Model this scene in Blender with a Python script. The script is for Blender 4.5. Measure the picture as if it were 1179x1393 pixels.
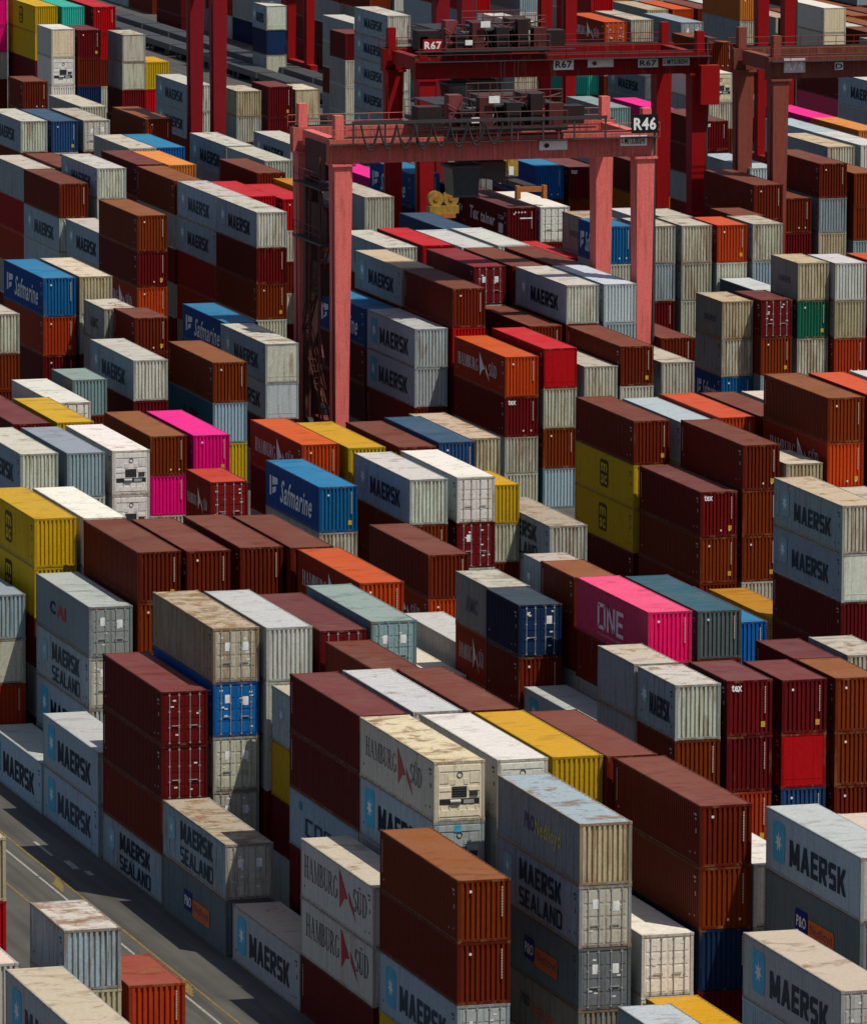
import bpy, math, random
import numpy as np
from mathutils import Vector, Matrix

# ------------------------------------------------------------------ clear
for o in list(bpy.data.objects): bpy.data.objects.remove(o)
scene = bpy.context.scene
COL = scene.collection
rnd = random.Random(7)

# ------------------------------------------------------------------ camera
CAM_H = 74.5
cam_data = bpy.data.cameras.new('camera')
cam = bpy.data.objects.new('camera', cam_data)
COL.objects.link(cam)
cam_data.sensor_fit = 'VERTICAL'
cam_data.sensor_height = 24.0
cam_data.lens = 24.0 * 9748.71 / 1393.0
cam_data.clip_start = 5.0
cam_data.clip_end = 9000.0
YAW, PITCH, ROLL = 0.29342308, 0.14969586, 0.00438359
_fw = Vector((math.sin(YAW)*math.cos(PITCH), math.cos(YAW)*math.cos(PITCH), -math.sin(PITCH)))
_r = Vector((math.cos(YAW), -math.sin(YAW), 0))
_u = _r.cross(_fw)
_r2 = _r*math.cos(ROLL) + _u*math.sin(ROLL)
_u2 = _u*math.cos(ROLL) - _r*math.sin(ROLL)
M3 = Matrix((_r2, _u2, -_fw)).transposed()
cam.matrix_world = Matrix.Translation((0, 0, CAM_H)) @ M3.to_4x4()
scene.camera = cam

# ------------------------------------------------------------------ sky, sun, exposure
SUN_DIR = Vector((0.27, -0.38, 0.885)).normalized()      # towards the sun
world = bpy.data.worlds.new('World'); scene.world = world; world.use_nodes = True
wn = world.node_tree.nodes; wl = world.node_tree.links
wn.clear()
sky = wn.new('ShaderNodeTexSky'); sky.sky_type = 'NISHITA'; sky.sun_disc = False
sky.sun_elevation = math.asin(SUN_DIR.z)
sky.sun_rotation = math.atan2(SUN_DIR.x, SUN_DIR.y)
sky.air_density = 0.7; sky.dust_density = 1.2; sky.ozone_density = 1.0
bg = wn.new('ShaderNodeBackground'); bg.inputs['Strength'].default_value = 0.095
wo = wn.new('ShaderNodeOutputWorld')
hz = wn.new('ShaderNodeHueSaturation'); hz.inputs['Saturation'].default_value = 0.85      # thin bright cloud whitens the sky
wl.new(sky.outputs[0], hz.inputs['Color']); wl.new(hz.outputs[0], bg.inputs['Color']); wl.new(bg.outputs[0], wo.inputs['Surface'])
sd = bpy.data.lights.new('sun', 'SUN'); sd.energy = 4.1; sd.angle = math.radians(0.53); sd.color = (1.0, 0.95, 0.85)
sun = bpy.data.objects.new('sun', sd); COL.objects.link(sun)
sun.rotation_euler = SUN_DIR.to_track_quat('Z', 'Y').to_euler()
vs = scene.view_settings
vs.view_transform = 'Standard'; vs.look = 'None'; vs.gamma = 1.0; vs.exposure = 0.0
vs.use_curve_mapping = False

# ------------------------------------------------------------------ helpers
class MB:
    """collects faces, then links them as one mesh"""
    def __init__(s): s.v = []; s.f = []
    def quad(s, a, b, c, d):
        n = len(s.v); s.v += [a, b, c, d]; s.f.append((n, n+1, n+2, n+3)); return s
    def box(s, x0, x1, y0, y1, z0, z1):
        n = len(s.v)
        s.v += [(x0,y0,z0),(x1,y0,z0),(x1,y1,z0),(x0,y1,z0),(x0,y0,z1),(x1,y0,z1),(x1,y1,z1),(x0,y1,z1)]
        for q in ((0,3,2,1),(4,5,6,7),(0,1,5,4),(1,2,6,5),(2,3,7,6),(3,0,4,7)): s.f.append(tuple(n+i for i in q))
        return s
    def frustum(s, lo, hi, z0, z1):      # lo/hi = (x0,x1,y0,y1)
        n = len(s.v)
        for (x0,x1,y0,y1), z in ((lo,z0),(hi,z1)): s.v += [(x0,y0,z),(x1,y0,z),(x1,y1,z),(x0,y1,z)]
        for q in ((0,3,2,1),(4,5,6,7),(0,1,5,4),(1,2,6,5),(2,3,7,6),(3,0,4,7)): s.f.append(tuple(n+i for i in q))
        return s
    def tube(s, pts, r, seg=6):
        pts = [Vector(p) for p in pts]; rings = []
        for i, p in enumerate(pts):
            d = (pts[min(i+1, len(pts)-1)] - pts[max(i-1, 0)])
            d = d.normalized() if d.length > 1e-6 else Vector((0,0,1))
            a = d.orthogonal().normalized()
            if abs(d.z) < 0.99:
                a = d.cross(Vector((0,0,1))).normalized()
            b = d.cross(a)
            n = len(s.v)
            for k in range(seg):
                t = 2*math.pi*k/seg
                s.v.append(tuple(p + (a*math.cos(t) + b*math.sin(t))*r))
            rings.append(n)
        for i in range(len(rings)-1):
            for k in range(seg):
                k2 = (k+1) % seg
                s.f.append((rings[i]+k, rings[i]+k2, rings[i+1]+k2, rings[i+1]+k))
        s.f.append(tuple(rings[0]+k for k in reversed(range(seg)))); s.f.append(tuple(rings[-1]+k for k in range(seg)))
        return s
    def cyl(s, c, axis, r, h, seg=14):
        c = Vector(c); ax = {'x':Vector((1,0,0)),'y':Vector((0,1,0)),'z':Vector((0,0,1))}[axis]
        return s.tube([c-ax*h/2, c+ax*h/2], r, seg)
    def poly(s, pts):
        n = len(s.v); s.v += list(pts); s.f.append(tuple(range(n, n+len(pts)))); return s
    def mesh(s, name, mat=None):
        me = bpy.data.meshes.new(name); me.from_pydata(s.v, [], s.f); me.update()
        if mat: me.materials.append(mat)
        return me
    def build(s, name, mat, parent=None, loc=None):
        return obj(name, s.mesh(name, mat), parent, loc)

def obj(name, me, parent=None, loc=None, color=None):
    o = bpy.data.objects.new(name, me); COL.objects.link(o)
    if parent is not None: o.parent = parent
    if loc is not None: o.location = loc
    if color is not None: o.color = color
    return o
def tag(o, label=None, cat=None, group=None, kind=None):
    if label: o['label'] = label
    if cat: o['category'] = cat
    if group: o['group'] = group
    if kind: o['kind'] = kind
    return o
def empty(name, loc, rz=0.0):
    e = bpy.data.objects.new(name, None); COL.objects.link(e); e.location = loc; e.rotation_euler = (0,0,rz)
    e.empty_display_size = 0.5
    return e

# ------------------------------------------------------------------ materials
def nmat(name):
    m = bpy.data.materials.new(name); m.use_nodes = True
    nt = m.node_tree; b = nt.nodes['Principled BSDF']
    return m, nt, b
def node(nt, typ, **kw):
    n = nt.nodes.new(typ)
    for k, v in kw.items():
        if k.startswith('i_'):
            key = k[2:]
            n.inputs[int(key) if key.isdigit() else key].default_value = v
        else: setattr(n, k, v)
    return n
def mixrgb(nt, fac, a, b, blend='MIX'):
    m = node(nt, 'ShaderNodeMix', data_type='RGBA', blend_type=blend)
    for s, v in ((m.inputs[0], fac), (m.inputs[6], a), (m.inputs[7], b)):
        if hasattr(v, 'links') or hasattr(v, 'is_linked'): nt.links.new(v, s)
        elif isinstance(v, (int, float)): s.default_value = v
        else: s.default_value = v
    return m.outputs[2]
def mathn(nt, op, a, b=None, clamp=False):
    m = node(nt, 'ShaderNodeMath', operation=op, use_clamp=clamp)
    for s, v in ((m.inputs[0], a), (m.inputs[1], b)):
        if v is None: continue
        if hasattr(v, 'is_linked'): nt.links.new(v, s)
        else: s.default_value = v
    return m.outputs[0]
def ramp(nt, src, p0, p1, c0=(0,0,0,1), c1=(1,1,1,1)):
    r = node(nt, 'ShaderNodeValToRGB'); r.color_ramp.elements[0].position = p0; r.color_ramp.elements[1].position = p1
    r.color_ramp.elements[0].color = c0; r.color_ramp.elements[1].color = c1
    nt.links.new(src, r.inputs[0]); return r.outputs[0]

def paint_material(name, attribute=None, seams=True):
    """weathered marine paint: colour from the object's own paint colour, rust by its wear value"""
    m, nt, b = nmat(name); L = nt.links
    if attribute:
        at = node(nt, 'ShaderNodeAttribute', attribute_name=attribute)
        col, wear = at.outputs['Color'], at.outputs['Alpha']
        tc = node(nt, 'ShaderNodeNewGeometry'); vec = tc.outputs['Position']; rn = None
    else:
        oi = node(nt, 'ShaderNodeObjectInfo'); col, wear = oi.outputs['Color'], oi.outputs['Alpha']
        tc = node(nt, 'ShaderNodeTexCoord')
        cx = node(nt, 'ShaderNodeCombineXYZ')
        for i, k in enumerate((91.0, 57.0, 33.0)):
            L.new(mathn(nt, 'MULTIPLY', oi.outputs['Random'], k), cx.inputs[i])
        va = node(nt, 'ShaderNodeVectorMath', operation='ADD'); L.new(tc.outputs['Object'], va.inputs[0]); L.new(cx.outputs[0], va.inputs[1])
        vec = va.outputs[0]; rn = oi.outputs['Random']
    geo = node(nt, 'ShaderNodeNewGeometry')
    sep = node(nt, 'ShaderNodeSeparateXYZ'); L.new(geo.outputs['Normal'], sep.inputs[0])
    up = mathn(nt, 'MULTIPLY', sep.outputs[2], 1.0, True)
    upm = ramp(nt, up, 0.55, 0.9)
    # fading of the paint in broad patches
    n1 = node(nt, 'ShaderNodeTexNoise', i_Scale=0.55, i_Detail=5.0, i_Roughness=0.62); L.new(vec, n1.inputs['Vector'])
    fade = ramp(nt, n1.outputs[0], 0.38, 0.68)
    c = mixrgb(nt, mathn(nt, 'MULTIPLY', fade, mathn(nt, 'ADD', mathn(nt, 'MULTIPLY', upm, 0.10), 0.01)), col, mixrgb(nt, 0.5, col, (0.36, 0.32, 0.28, 1)))
    # fine grime
    n2 = node(nt, 'ShaderNodeTexNoise', i_Scale=7.0, i_Detail=6.0, i_Roughness=0.7); L.new(vec, n2.inputs['Vector'])
    g = ramp(nt, n2.outputs[0], 0.35, 0.7, (0.80,0.78,0.75,1), (1.06,1.05,1.04,1))
    c = mixrgb(nt, 1.0, c, g, 'MULTIPLY')
    # rain streaks running down the walls
    mp = node(nt, 'ShaderNodeMapping'); mp.inputs['Scale'].default_value = (5.5, 5.5, 0.28); L.new(vec, mp.inputs['Vector'])
    n3 = node(nt, 'ShaderNodeTexNoise', i_Scale=1.0, i_Detail=4.0, i_Roughness=0.65); L.new(mp.outputs[0], n3.inputs['Vector'])
    st = ramp(nt, n3.outputs[0], 0.50, 0.72)
    wall = mathn(nt, 'SUBTRACT', 1.0, upm)
    stf = mathn(nt, 'MULTIPLY', mathn(nt, 'MULTIPLY', st, wall), mathn(nt, 'ADD', mathn(nt, 'MULTIPLY', wear, 0.95), 0.10))
    c = mixrgb(nt, stf, c, mixrgb(nt, 1.0, c, (0.30, 0.22, 0.13, 1), 'MULTIPLY'))
    # dust and bleaching on the roofs
    n4 = node(nt, 'ShaderNodeTexNoise', i_Scale=0.32, i_Detail=6.0, i_Roughness=0.6, i_Distortion=0.6); L.new(vec, n4.inputs['Vector'])
    df = mathn(nt, 'MULTIPLY', upm, ramp(nt, n4.outputs[0], 0.25, 0.75, (0.0,0.0,0.0,1), (0.09,0.09,0.09,1)))
    c = mixrgb(nt, df, c, (0.34, 0.27, 0.19, 1))
    # puddle stains and scuffed patches across the roofs
    mq = node(nt, 'ShaderNodeMapping'); mq.inputs['Scale'].default_value = (0.35, 0.9, 1.0); L.new(vec, mq.inputs['Vector'])
    n6 = node(nt, 'ShaderNodeTexNoise', i_Scale=1.0, i_Detail=5.0, i_Roughness=0.6, i_Distortion=1.2); L.new(mq.outputs[0], n6.inputs['Vector'])
    ps = mathn(nt, 'MULTIPLY', mathn(nt, 'MULTIPLY', ramp(nt, n6.outputs[0], 0.54, 0.66), upm), mathn(nt, 'ADD', mathn(nt, 'MULTIPLY', wear, 0.8), 0.34))
    c = mixrgb(nt, ps, c, mixrgb(nt, 1.0, c, (0.48, 0.42, 0.36, 1), 'MULTIPLY'))
    # rust patches, most of all along the bottom and top rails
    n5 = node(nt, 'ShaderNodeTexNoise', i_Scale=0.9, i_Detail=8.0, i_Roughness=0.68, i_Distortion=0.4); 
    m5 = node(nt, 'ShaderNodeMapping'); m5.inputs['Scale'].default_value = (2.6, 2.6, 0.32); L.new(vec, m5.inputs['Vector'])
    v5 = node(nt, 'ShaderNodeMix', data_type='VECTOR'); L.new(upm, v5.inputs[0]); L.new(m5.outputs[0], v5.inputs[4]); L.new(vec, v5.inputs[5])
    L.new(v5.outputs[1], n5.inputs['Vector'])
    thr = mathn(nt, 'SUBTRACT', n5.outputs[0], mathn(nt, 'SUBTRACT', 0.69, mathn(nt, 'MULTIPLY', wear, 0.24)))
    if seams and not attribute:
        so = node(nt, 'ShaderNodeSeparateXYZ'); L.new(tc.outputs['Object'], so.inputs[0])
        ed = mathn(nt, 'MULTIPLY', mathn(nt, 'SUBTRACT', mathn(nt, 'ABSOLUTE', mathn(nt, 'SUBTRACT', so.outputs[2], 1.4)), 1.12), 0.42, True)
        thr = mathn(nt, 'ADD', thr, mathn(nt, 'MULTIPLY', mathn(nt, 'MULTIPLY', ed, wall), 1.0))
    rf = mathn(nt, 'MULTIPLY', thr, 9.0, True)
    rust = mixrgb(nt, n2.outputs[0], (0.085, 0.038, 0.014, 1), (0.33, 0.165, 0.055, 1))
    c = mixrgb(nt, mathn(nt, 'MULTIPLY', rf, mathn(nt, 'ADD', 0.58, mathn(nt, 'MULTIPLY', upm, 0.20))), c, rust)
    L.new(c, b.inputs['Base Color'])
    L.new(ramp(nt, n2.outputs[0], 0.3, 0.75, (0.42,0.42,0.42,1), (0.70,0.70,0.70,1)), b.inputs['Roughness'])
    b.inputs['Specular IOR Level'].default_value = 0.095
    bp = node(nt, 'ShaderNodeBump', i_Strength=0.25, i_Distance=0.03); L.new(n1.outputs[0], bp.inputs['Height']); L.new(bp.outputs[0], b.inputs['Normal'])
    return m
PAINT = paint_material('weathered_paint')
CRANE_PAINT = paint_material('crane_paint', None, False)
PAINT_A = paint_material('weathered_paint_far', 'paint')

def flat_material(name, col, rough=0.6, metal=0.0, grime=0.35):
    m, nt, b = nmat(name); L = nt.links
    tc = node(nt, 'ShaderNodeTexCoord')
    n = node(nt, 'ShaderNodeTexNoise', i_Scale=3.0, i_Detail=6.0, i_Roughness=0.65); L.new(tc.outputs['Object'], n.inputs['Vector'])
    k = ramp(nt, n.outputs[0], 0.3, 0.7, (1-grime,)*3+(1,), (1.05,1.05,1.05,1))
    L.new(mixrgb(nt, 1.0, tuple(col)+(1,), k, 'MULTIPLY'), b.inputs['Base Color'])
    b.inputs['Roughness'].default_value = rough; b.inputs['Metallic'].default_value = metal
    return m
def decal_material(name):
    """flat print; takes the object's colour, worn through in places"""
    m, nt, b = nmat(name); L = nt.links
    oi = node(nt, 'ShaderNodeObjectInfo'); tc = node(nt, 'ShaderNodeTexCoord')
    n = node(nt, 'ShaderNodeTexNoise', i_Scale=4.0, i_Detail=6.0, i_Roughness=0.7); L.new(tc.outputs['Object'], n.inputs['Vector'])
    k = ramp(nt, n.outputs[0], 0.35, 0.65, (0.75,0.75,0.75,1), (1.05,1.05,1.05,1))
    L.new(mixrgb(nt, 1.0, oi.outputs['Color'], k, 'MULTIPLY'), b.inputs['Base Color'])
    b.inputs['Roughness'].default_value = 0.7; b.inputs['Specular IOR Level'].default_value = 0.05
    return m
PRINT = decal_material('print')
STEEL = flat_material('galvanised_steel', (0.42,0.42,0.40), 0.5, 0.3)
DARK = flat_material('dark_machinery', (0.035,0.03,0.03), 0.6)
BLACK = flat_material('black_opening', (0.012,0.012,0.013), 0.7)
RUBBER = flat_material('rubber', (0.02,0.02,0.02), 0.85)
GLASS = flat_material('dark_glass', (0.02,0.035,0.045), 0.12)
WHITE = flat_material('white_board', (0.75,0.75,0.72), 0.6, 0.0, 0.2)
# ------------------------------------------------------------------ shipping containers
CW, CH = 2.438, 2.80            # width and nominal height; the root's z scale fits the real height
XW = CW/2
def corrugated(along, z0, z1, s0, s1, plane, depth, pitch, inward):
    """trapezoid-ribbed sheet; along = 'y' (long wall) or 'x' (end wall)"""
    b = MB(); n = max(2, round((s1-s0)/pitch)); p = (s1-s0)/n; prof = []
    for i in range(n):
        a = s0+i*p
        prof += [(a, 0), (a+0.30*p, 0), (a+0.5*p, 1), (a+0.80*p, 1)] if along == 'y' else [(a+.06*p, 0), (a+0.54*p, 0), (a+0.64*p, 1), (a+0.92*p, 1)]
    prof.append((s1, 0))
    pts = [(s, plane + inward*depth*d) for s, d in prof]
    for (sa, qa), (sb, qb) in zip(pts[:-1], pts[1:]):
        if along == 'y': b.quad((qb, sb, z0), (qa, sa, z0), (qa, sa, z1), (qb, sb, z1))
        else: b.quad((sa, qa, z0), (sb, qb, z0), (sb, qb, z1), (sa, qa, z1))
    return b
MESH = {}
def cmesh(kind, L):
    key = (kind, round(L, 2))
    if key in MESH: return MESH[key]
    b = MB(); Y = L/2; mat = PAINT
    if kind == 'frame':
        for sx in (-1, 1):
            for sy in (-1, 1):
                x, y = sx*(XW-0.075), sy*(Y-0.07)
                b.box(x-0.072, x+0.072, y-0.067, y+0.067, 0.115, CH-0.115)
                for z in (0, CH-0.118): b.box(x-0.086, x+0.086, y-0.081, y+0.081, z, z+0.118)
            b.box(sx*(XW-0.045)-0.035, sx*(XW-0.045)+0.035, -Y+0.14, Y-0.14, CH-0.085, CH-0.012)
            b.box(sx*(XW-0.055)-0.045, sx*(XW-0.055)+0.045, -Y+0.14, Y-0.14, 0.02, 0.155)
        for sy in (-1, 1):
            b.box(-XW+0.15, XW-0.15, sy*(Y-0.055)-0.04, sy*(Y-0.055)+0.04, CH-0.125, CH-0.014)
            b.box(-XW+0.15, XW-0.15, sy*(Y-0.055)-0.04, sy*(Y-0.055)+0.04, 0.025, 0.14)
        b.box(-XW+0.11, XW-0.11, -Y+0.1, Y-0.1, 0.05, 0.12)
        b.box(-XW+0.15, XW-0.15, Y-0.09, Y-0.05, 0.14, CH-0.125)
    elif kind == 'side':
        b = corrugated('y', 0.155, CH-0.085, -Y+0.14, Y-0.14, -XW+0.014, 0.045, 0.278, 1)
    elif kind == 'side_smooth':
        b.quad((-XW+0.014, Y-0.14, 0.155), (-XW+0.014, -Y+0.14, 0.155), (-XW+0.014, -Y+0.14, CH-0.085), (-XW+0.014, Y-0.14, CH-0.085))
        n = round(L/1.5)
        for i in range(1, n):
            y = -Y + L*i/n; b.box(-XW+0.008, -XW+0.014, y-0.02, y+0.02, 0.16, CH-0.09)
    elif kind == 'roof':
        n = max(2, round((L-0.3)/0.5)); p = (L-0.3)/n; z = CH-0.02; prof = []
        for i in range(n):
            a = -Y+0.15+i*p; prof += [(a, 0), (a+0.44*p, 0), (a+0.54*p, 1), (a+0.9*p, 1)]
        prof.append((Y-0.15, 0))
        for (sa, da), (sb, db) in zip(prof[:-1], prof[1:]):
            b.quad((-XW+0.075, sa, z-0.014*da), (XW-0.075, sa, z-0.014*da), (XW-0.075, sb, z-0.014*db), (-XW+0.075, sb, z-0.014*db))
        for sy in (-1, 1): b.box(-XW+0.15, XW-0.15, sy*(Y-0.10)-0.045, sy*(Y-0.10)+0.045, CH-0.03, CH-0.008)
    elif kind == 'roof_smooth':
        b.box(-XW+0.075, XW-0.075, -Y+0.02, Y-0.02, CH-0.05, CH-0.006)
    elif kind == 'end':
        b = corrugated('x', 0.14, CH-0.125, -XW+0.147, XW-0.147, -Y+0.022, 0.085, 0.235, 1)
    elif kind == 'end_plain':
        b.box(-XW+0.147, XW-0.147, -Y+0.03, -Y+0.06, 0.14, CH-0.125)
        for x in (-0.55, 0.55): b.box(x-0.02, x+0.02, -Y+0.018, -Y+0.03, 0.2, CH-0.2)
        b.box(-XW+0.2, XW-0.2, -Y+0.018, -Y+0.03, 0.45, 0.49)
    elif kind == 'door':                       # one leaf, hinge at x=0, runs towards +x
        w = XW-0.155
        b.box(0.0, w, -0.005, 0.03, 0.15, CH-0.135)
        for z0, z1 in ((0.22,0.72), (0.84,1.32), (1.44,1.92), (2.04,2.56)):
            b.box(0.08, w-0.05, -0.022, -0.005, z0, z1)
    elif kind == 'locking_bar':
        b.tube([(0,-0.05,0.10), (0,-0.05,CH-0.10)], 0.022, 6)
        for z in (0.16, 0.95, 1.75, CH-0.2): b.box(-0.05, 0.05, -0.06, -0.02, z-0.035, z+0.035)
        mat = STEEL
    elif kind == 'door_handle':
        b.box(-0.02, 0.42, -0.085, -0.055, 1.02, 1.06); mat = STEEL
    elif kind == 'placard':
        b.box(-0.15, 0.15, -0.032, -0.024, 1.62, 2.05); mat = PRINT
    elif kind == 'small_plate':
        b.box(-0.085, 0.085, -0.032, -0.024, 0, 0.075); mat = PRINT
    elif kind == 'cooling_unit':
        b.box(-XW+0.147, XW-0.147, -Y+0.03, -Y+0.07, 0.14, CH-0.125)
        for x0, x1, z0, z1 in ((-0.98,0.98,2.34,2.60), (-0.98,-0.40,1.42,1.60), (0.44,0.98,1.42,1.60), (-0.98,0.98,0.24,0.52)):
            b.box(x0, x1, -Y+0.004, -Y+0.03, z0, z1)
        for x in (-0.99, 0.99): b.box(x-0.025, x+0.025, -Y+0.0, -Y+0.03, 0.2, 2.6)
        for k in range(5): b.box(-0.9+0.42*k, -0.84+0.42*k, -Y+0.0, -Y+0.03, 0.56, 0.74)
    elif kind == 'condenser_grille':
        b.box(-0.36, 0.36, -Y+0.012, -Y+0.032, 1.12, 1.62); mat = BLACK
        for k in range(4): b.tube([(-0.36, -Y+0.006, 1.2+0.11*k), (0.36, -Y+0.006, 1.2+0.11*k)], 0.012, 4)
    elif kind == 'compressor_bay':
        b.box(-0.95, 0.95, -Y+0.012, -Y+0.032, 0.80, 1.06); mat = BLACK
    elif kind == 'compressor':
        b.cyl((-0.2, -Y-0.0, 0.93), 'x', 0.10, 0.5, 10); b.box(0.2, 0.7, -Y-0.01, -Y+0.03, 0.83, 1.0); mat = STEEL
    elif kind == 'control_box':
        b.box(0.5, 0.88, -Y-0.02, -Y+0.03, 1.18, 1.40); mat = DARK
    elif kind == 'access_panel':
        for x0, x1, z0, z1 in ((-.95,-.5,1.78,2.26), (.5,.95,1.78,2.26), (-.42,-.2,1.72,1.96), (.22,.42,1.72,1.96)): b.box(x0, x1, -Y+.008, -Y+.031, z0, z1)
    elif kind == 'fan_ring':
        pts = [(.02+0.13*math.cos(t), -Y+0.02, 2.16+0.13*math.sin(t)) for t in np.linspace(0, 2*math.pi, 13)]
        b.tube(pts, 0.022, 5)
        mat = DARK
    elif kind == 'code_strip':
        for k in range(11): b.box(0.81, 0.86, -Y+0.004, -Y+0.012, 2.46-0.125*k-0.095, 2.46-0.125*k)
        mat = PRINT
    elif kind == 'side_code_strip':
        for k in range(11): b.box(-XW-0.004, -XW+0.006, Y-0.42, Y-0.34, 2.42-0.14*k-0.11, 2.42-0.14*k)
        mat = PRINT
    elif kind == 'side_marks':
        for y, z, w, h in ((-Y+.5, 2.28, .34, .10), (-Y+.5, 2.10, .22, .08), (-Y+.62, .55, .09, .09), (-Y+1.3, .48, .09, .09), (-Y+.5, 1.5, .12, .2), (Y-.7, .62, .1, .1)): b.box(-XW-.004, -XW+.004, y, y+w, z, z+h)
        mat = PRINT
    elif kind == 'warning_sticker':
        b.box(0.62, 0.84, -Y+0.004, -Y+0.014, 0.42, 0.70); mat = PRINT
    elif kind == 'round_mark':
        b.cyl((-0.62, -Y+0.012, 2.28), 'y', 0.065, 0.02, 10); mat = PRINT
    elif kind == 'header_plate':
        b.box(-0.05, 0.98, -Y-0.012, -Y-0.004, CH-0.30, CH-0.20) ; mat = PRINT
    elif kind == 'lower_marks':
        for x in (0.1, 0.66): b.box(x, x+0.09, -Y+0.004, -Y+0.014, 0.36, 0.47)
        mat = PRINT
    me = b.mesh(kind, mat); MESH[key] = me
    return me

# ---- lettering -------------------------------------------------------------
def font_mesh(text, bold=0.0, shear=0.0):
    """polygons of a word in the built-in font, scaled to a unit box (w=1, h=1)"""
    key = ('font', text, bold, shear)
    if key in MESH: return MESH[key]
    cu = bpy.data.curves.new('word', 'FONT'); cu.body = text; cu.offset = bold; cu.shear = shear
    cu.resolution_u = 2; cu.space_character = 1.08
    o = bpy.data.objects.new('word', cu); COL.objects.link(o)
    dg = bpy.context.evaluated_depsgraph_get()
    me = bpy.data.meshes.new_from_object(o.evaluated_get(dg))
    v = np.array([p.co[:] for p in me.vertices]); f = [tuple(p.vertices) for p in me.polygons]
    bpy.data.objects.remove(o); bpy.data.curves.remove(cu); bpy.data.meshes.remove(me)
    lo, hi = v.min(0), v.max(0)
    s = (v[:, :2]-lo[:2])/(hi[:2]-lo[:2])
    MESH[key] = ([tuple(p) for p in s], f)
    return MESH[key]
def stroke_glyphs(text):
    """tall serif capitals, built from thick and thin strokes, in a unit box"""
    TK, TN = 0.15, 0.055
    V, F = [], []
    def q(a, b, c, d): n = len(V); V.extend([a, b, c, d]); F.append((n, n+1, n+2, n+3))
    def line(x0, y0, x1, y1, w0, w1=None):
        w1 = w0 if w1 is None else w1
        q((x0-w0/2, y0), (x0+w0/2, y0), (x1+w1/2, y1), (x1-w1/2, y1))
    def bar(x0, x1, y, h=0.045): q((x0, y-h/2), (x1, y-h/2), (x1, y+h/2), (x0, y+h/2))
    def arc(cx, cy, rx, ry, a0, a1, n=10):
        for i in range(n):
            t0, t1 = math.radians(a0+(a1-a0)*i/n), math.radians(a0+(a1-a0)*(i+1)/n)
            def P(t, k):
                w = TN/2 + (TK-TN)/2*abs(math.cos(t)); return (cx+(rx+k*w)*math.cos(t), cy+(ry+k*TN/2)*math.sin(t))
            q(P(t0,-1), P(t0,1), P(t1,1), P(t1,-1))
    def stem(x, y0=0.0, y1=1.0, w=TK, s=0.13):
        line(x, y0, x, y1, w); bar(x-s, x+s, y0+0.02); bar(x-s, x+s, y1-0.02)
    x = 0.0; gap = 0.12
    for ch in text:
        o = x
        def sh(fn, *a): fn(*a)
        if ch == 'H': stem(o+.14); stem(o+.62); bar(o+.14, o+.62, .52); w = .76
        elif ch == 'A':
            line(o+.10, 0, o+.40, 1, TN); line(o+.70, 0, o+.40, 1, TK); bar(o+.2, o+.6, .34); bar(o, o+.22, .02); bar(o+.56, o+.84, .02); w = .84
        elif ch == 'M':
            stem(o+.12, w=TN); stem(o+.86); line(o+.47, 0, o+.14, 1, TN, TK); line(o+.47, 0, o+.84, 1, TN); w = .98
        elif ch == 'B': stem(o+.14); arc(o+.30, .75, .22, .23, -90, 90); arc(o+.32, .26, .26, .24, -90, 90); bar(o+.14, o+.32, .98); bar(o+.14, o+.32, .51); bar(o+.14, o+.32, .02); w = .66
        elif ch == 'U': stem(o+.14, .25); line(o+.62, .25, o+.62, 1, TN); arc(o+.38, .27, .24, .25, 180, 360); bar(o+.5, o+.74, .98); w = .76
        elif ch == 'R': stem(o+.14); arc(o+.30, .74, .24, .24, -90, 90); bar(o+.14, o+.32, .98); bar(o+.14, o+.32, .50); line(o+.70, 0, o+.36, .5, TK); bar(o+.6, o+.82, .02); w = .78
        elif ch == 'G': arc(o+.42, .5, .34, .48, 40, 320, 14); line(o+.68, .1, o+.68, .42, TK); bar(o+.54, o+.8, .42); w = .80
        elif ch == 'S': arc(o+.30, .74, .20, .24, 20, 270, 9); arc(o+.30, .26, .22, .24, -160, 90, 9); w = .58
        elif ch == 'D': stem(o+.14); arc(o+.30, .5, .36, .48, -90, 90, 12); bar(o+.14, o+.34, .98); bar(o+.14, o+.34, .02); w = .74
        elif ch == 'u':   # U with two dots above
            stem(o+.14, .25); line(o+.62, .25, o+.62, 1, TN); arc(o+.38, .27, .24, .25, 180, 360); bar(o+.5, o+.74, .98); w = .76
            for k in (.26, .50): q((o+k-.05, 1.10), (o+k+.05, 1.10), (o+k+.05, 1.2), (o+k-.05, 1.2))
        else: w = .3
        x += w+gap
    return [(px/x, py) for px, py in V], F
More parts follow.
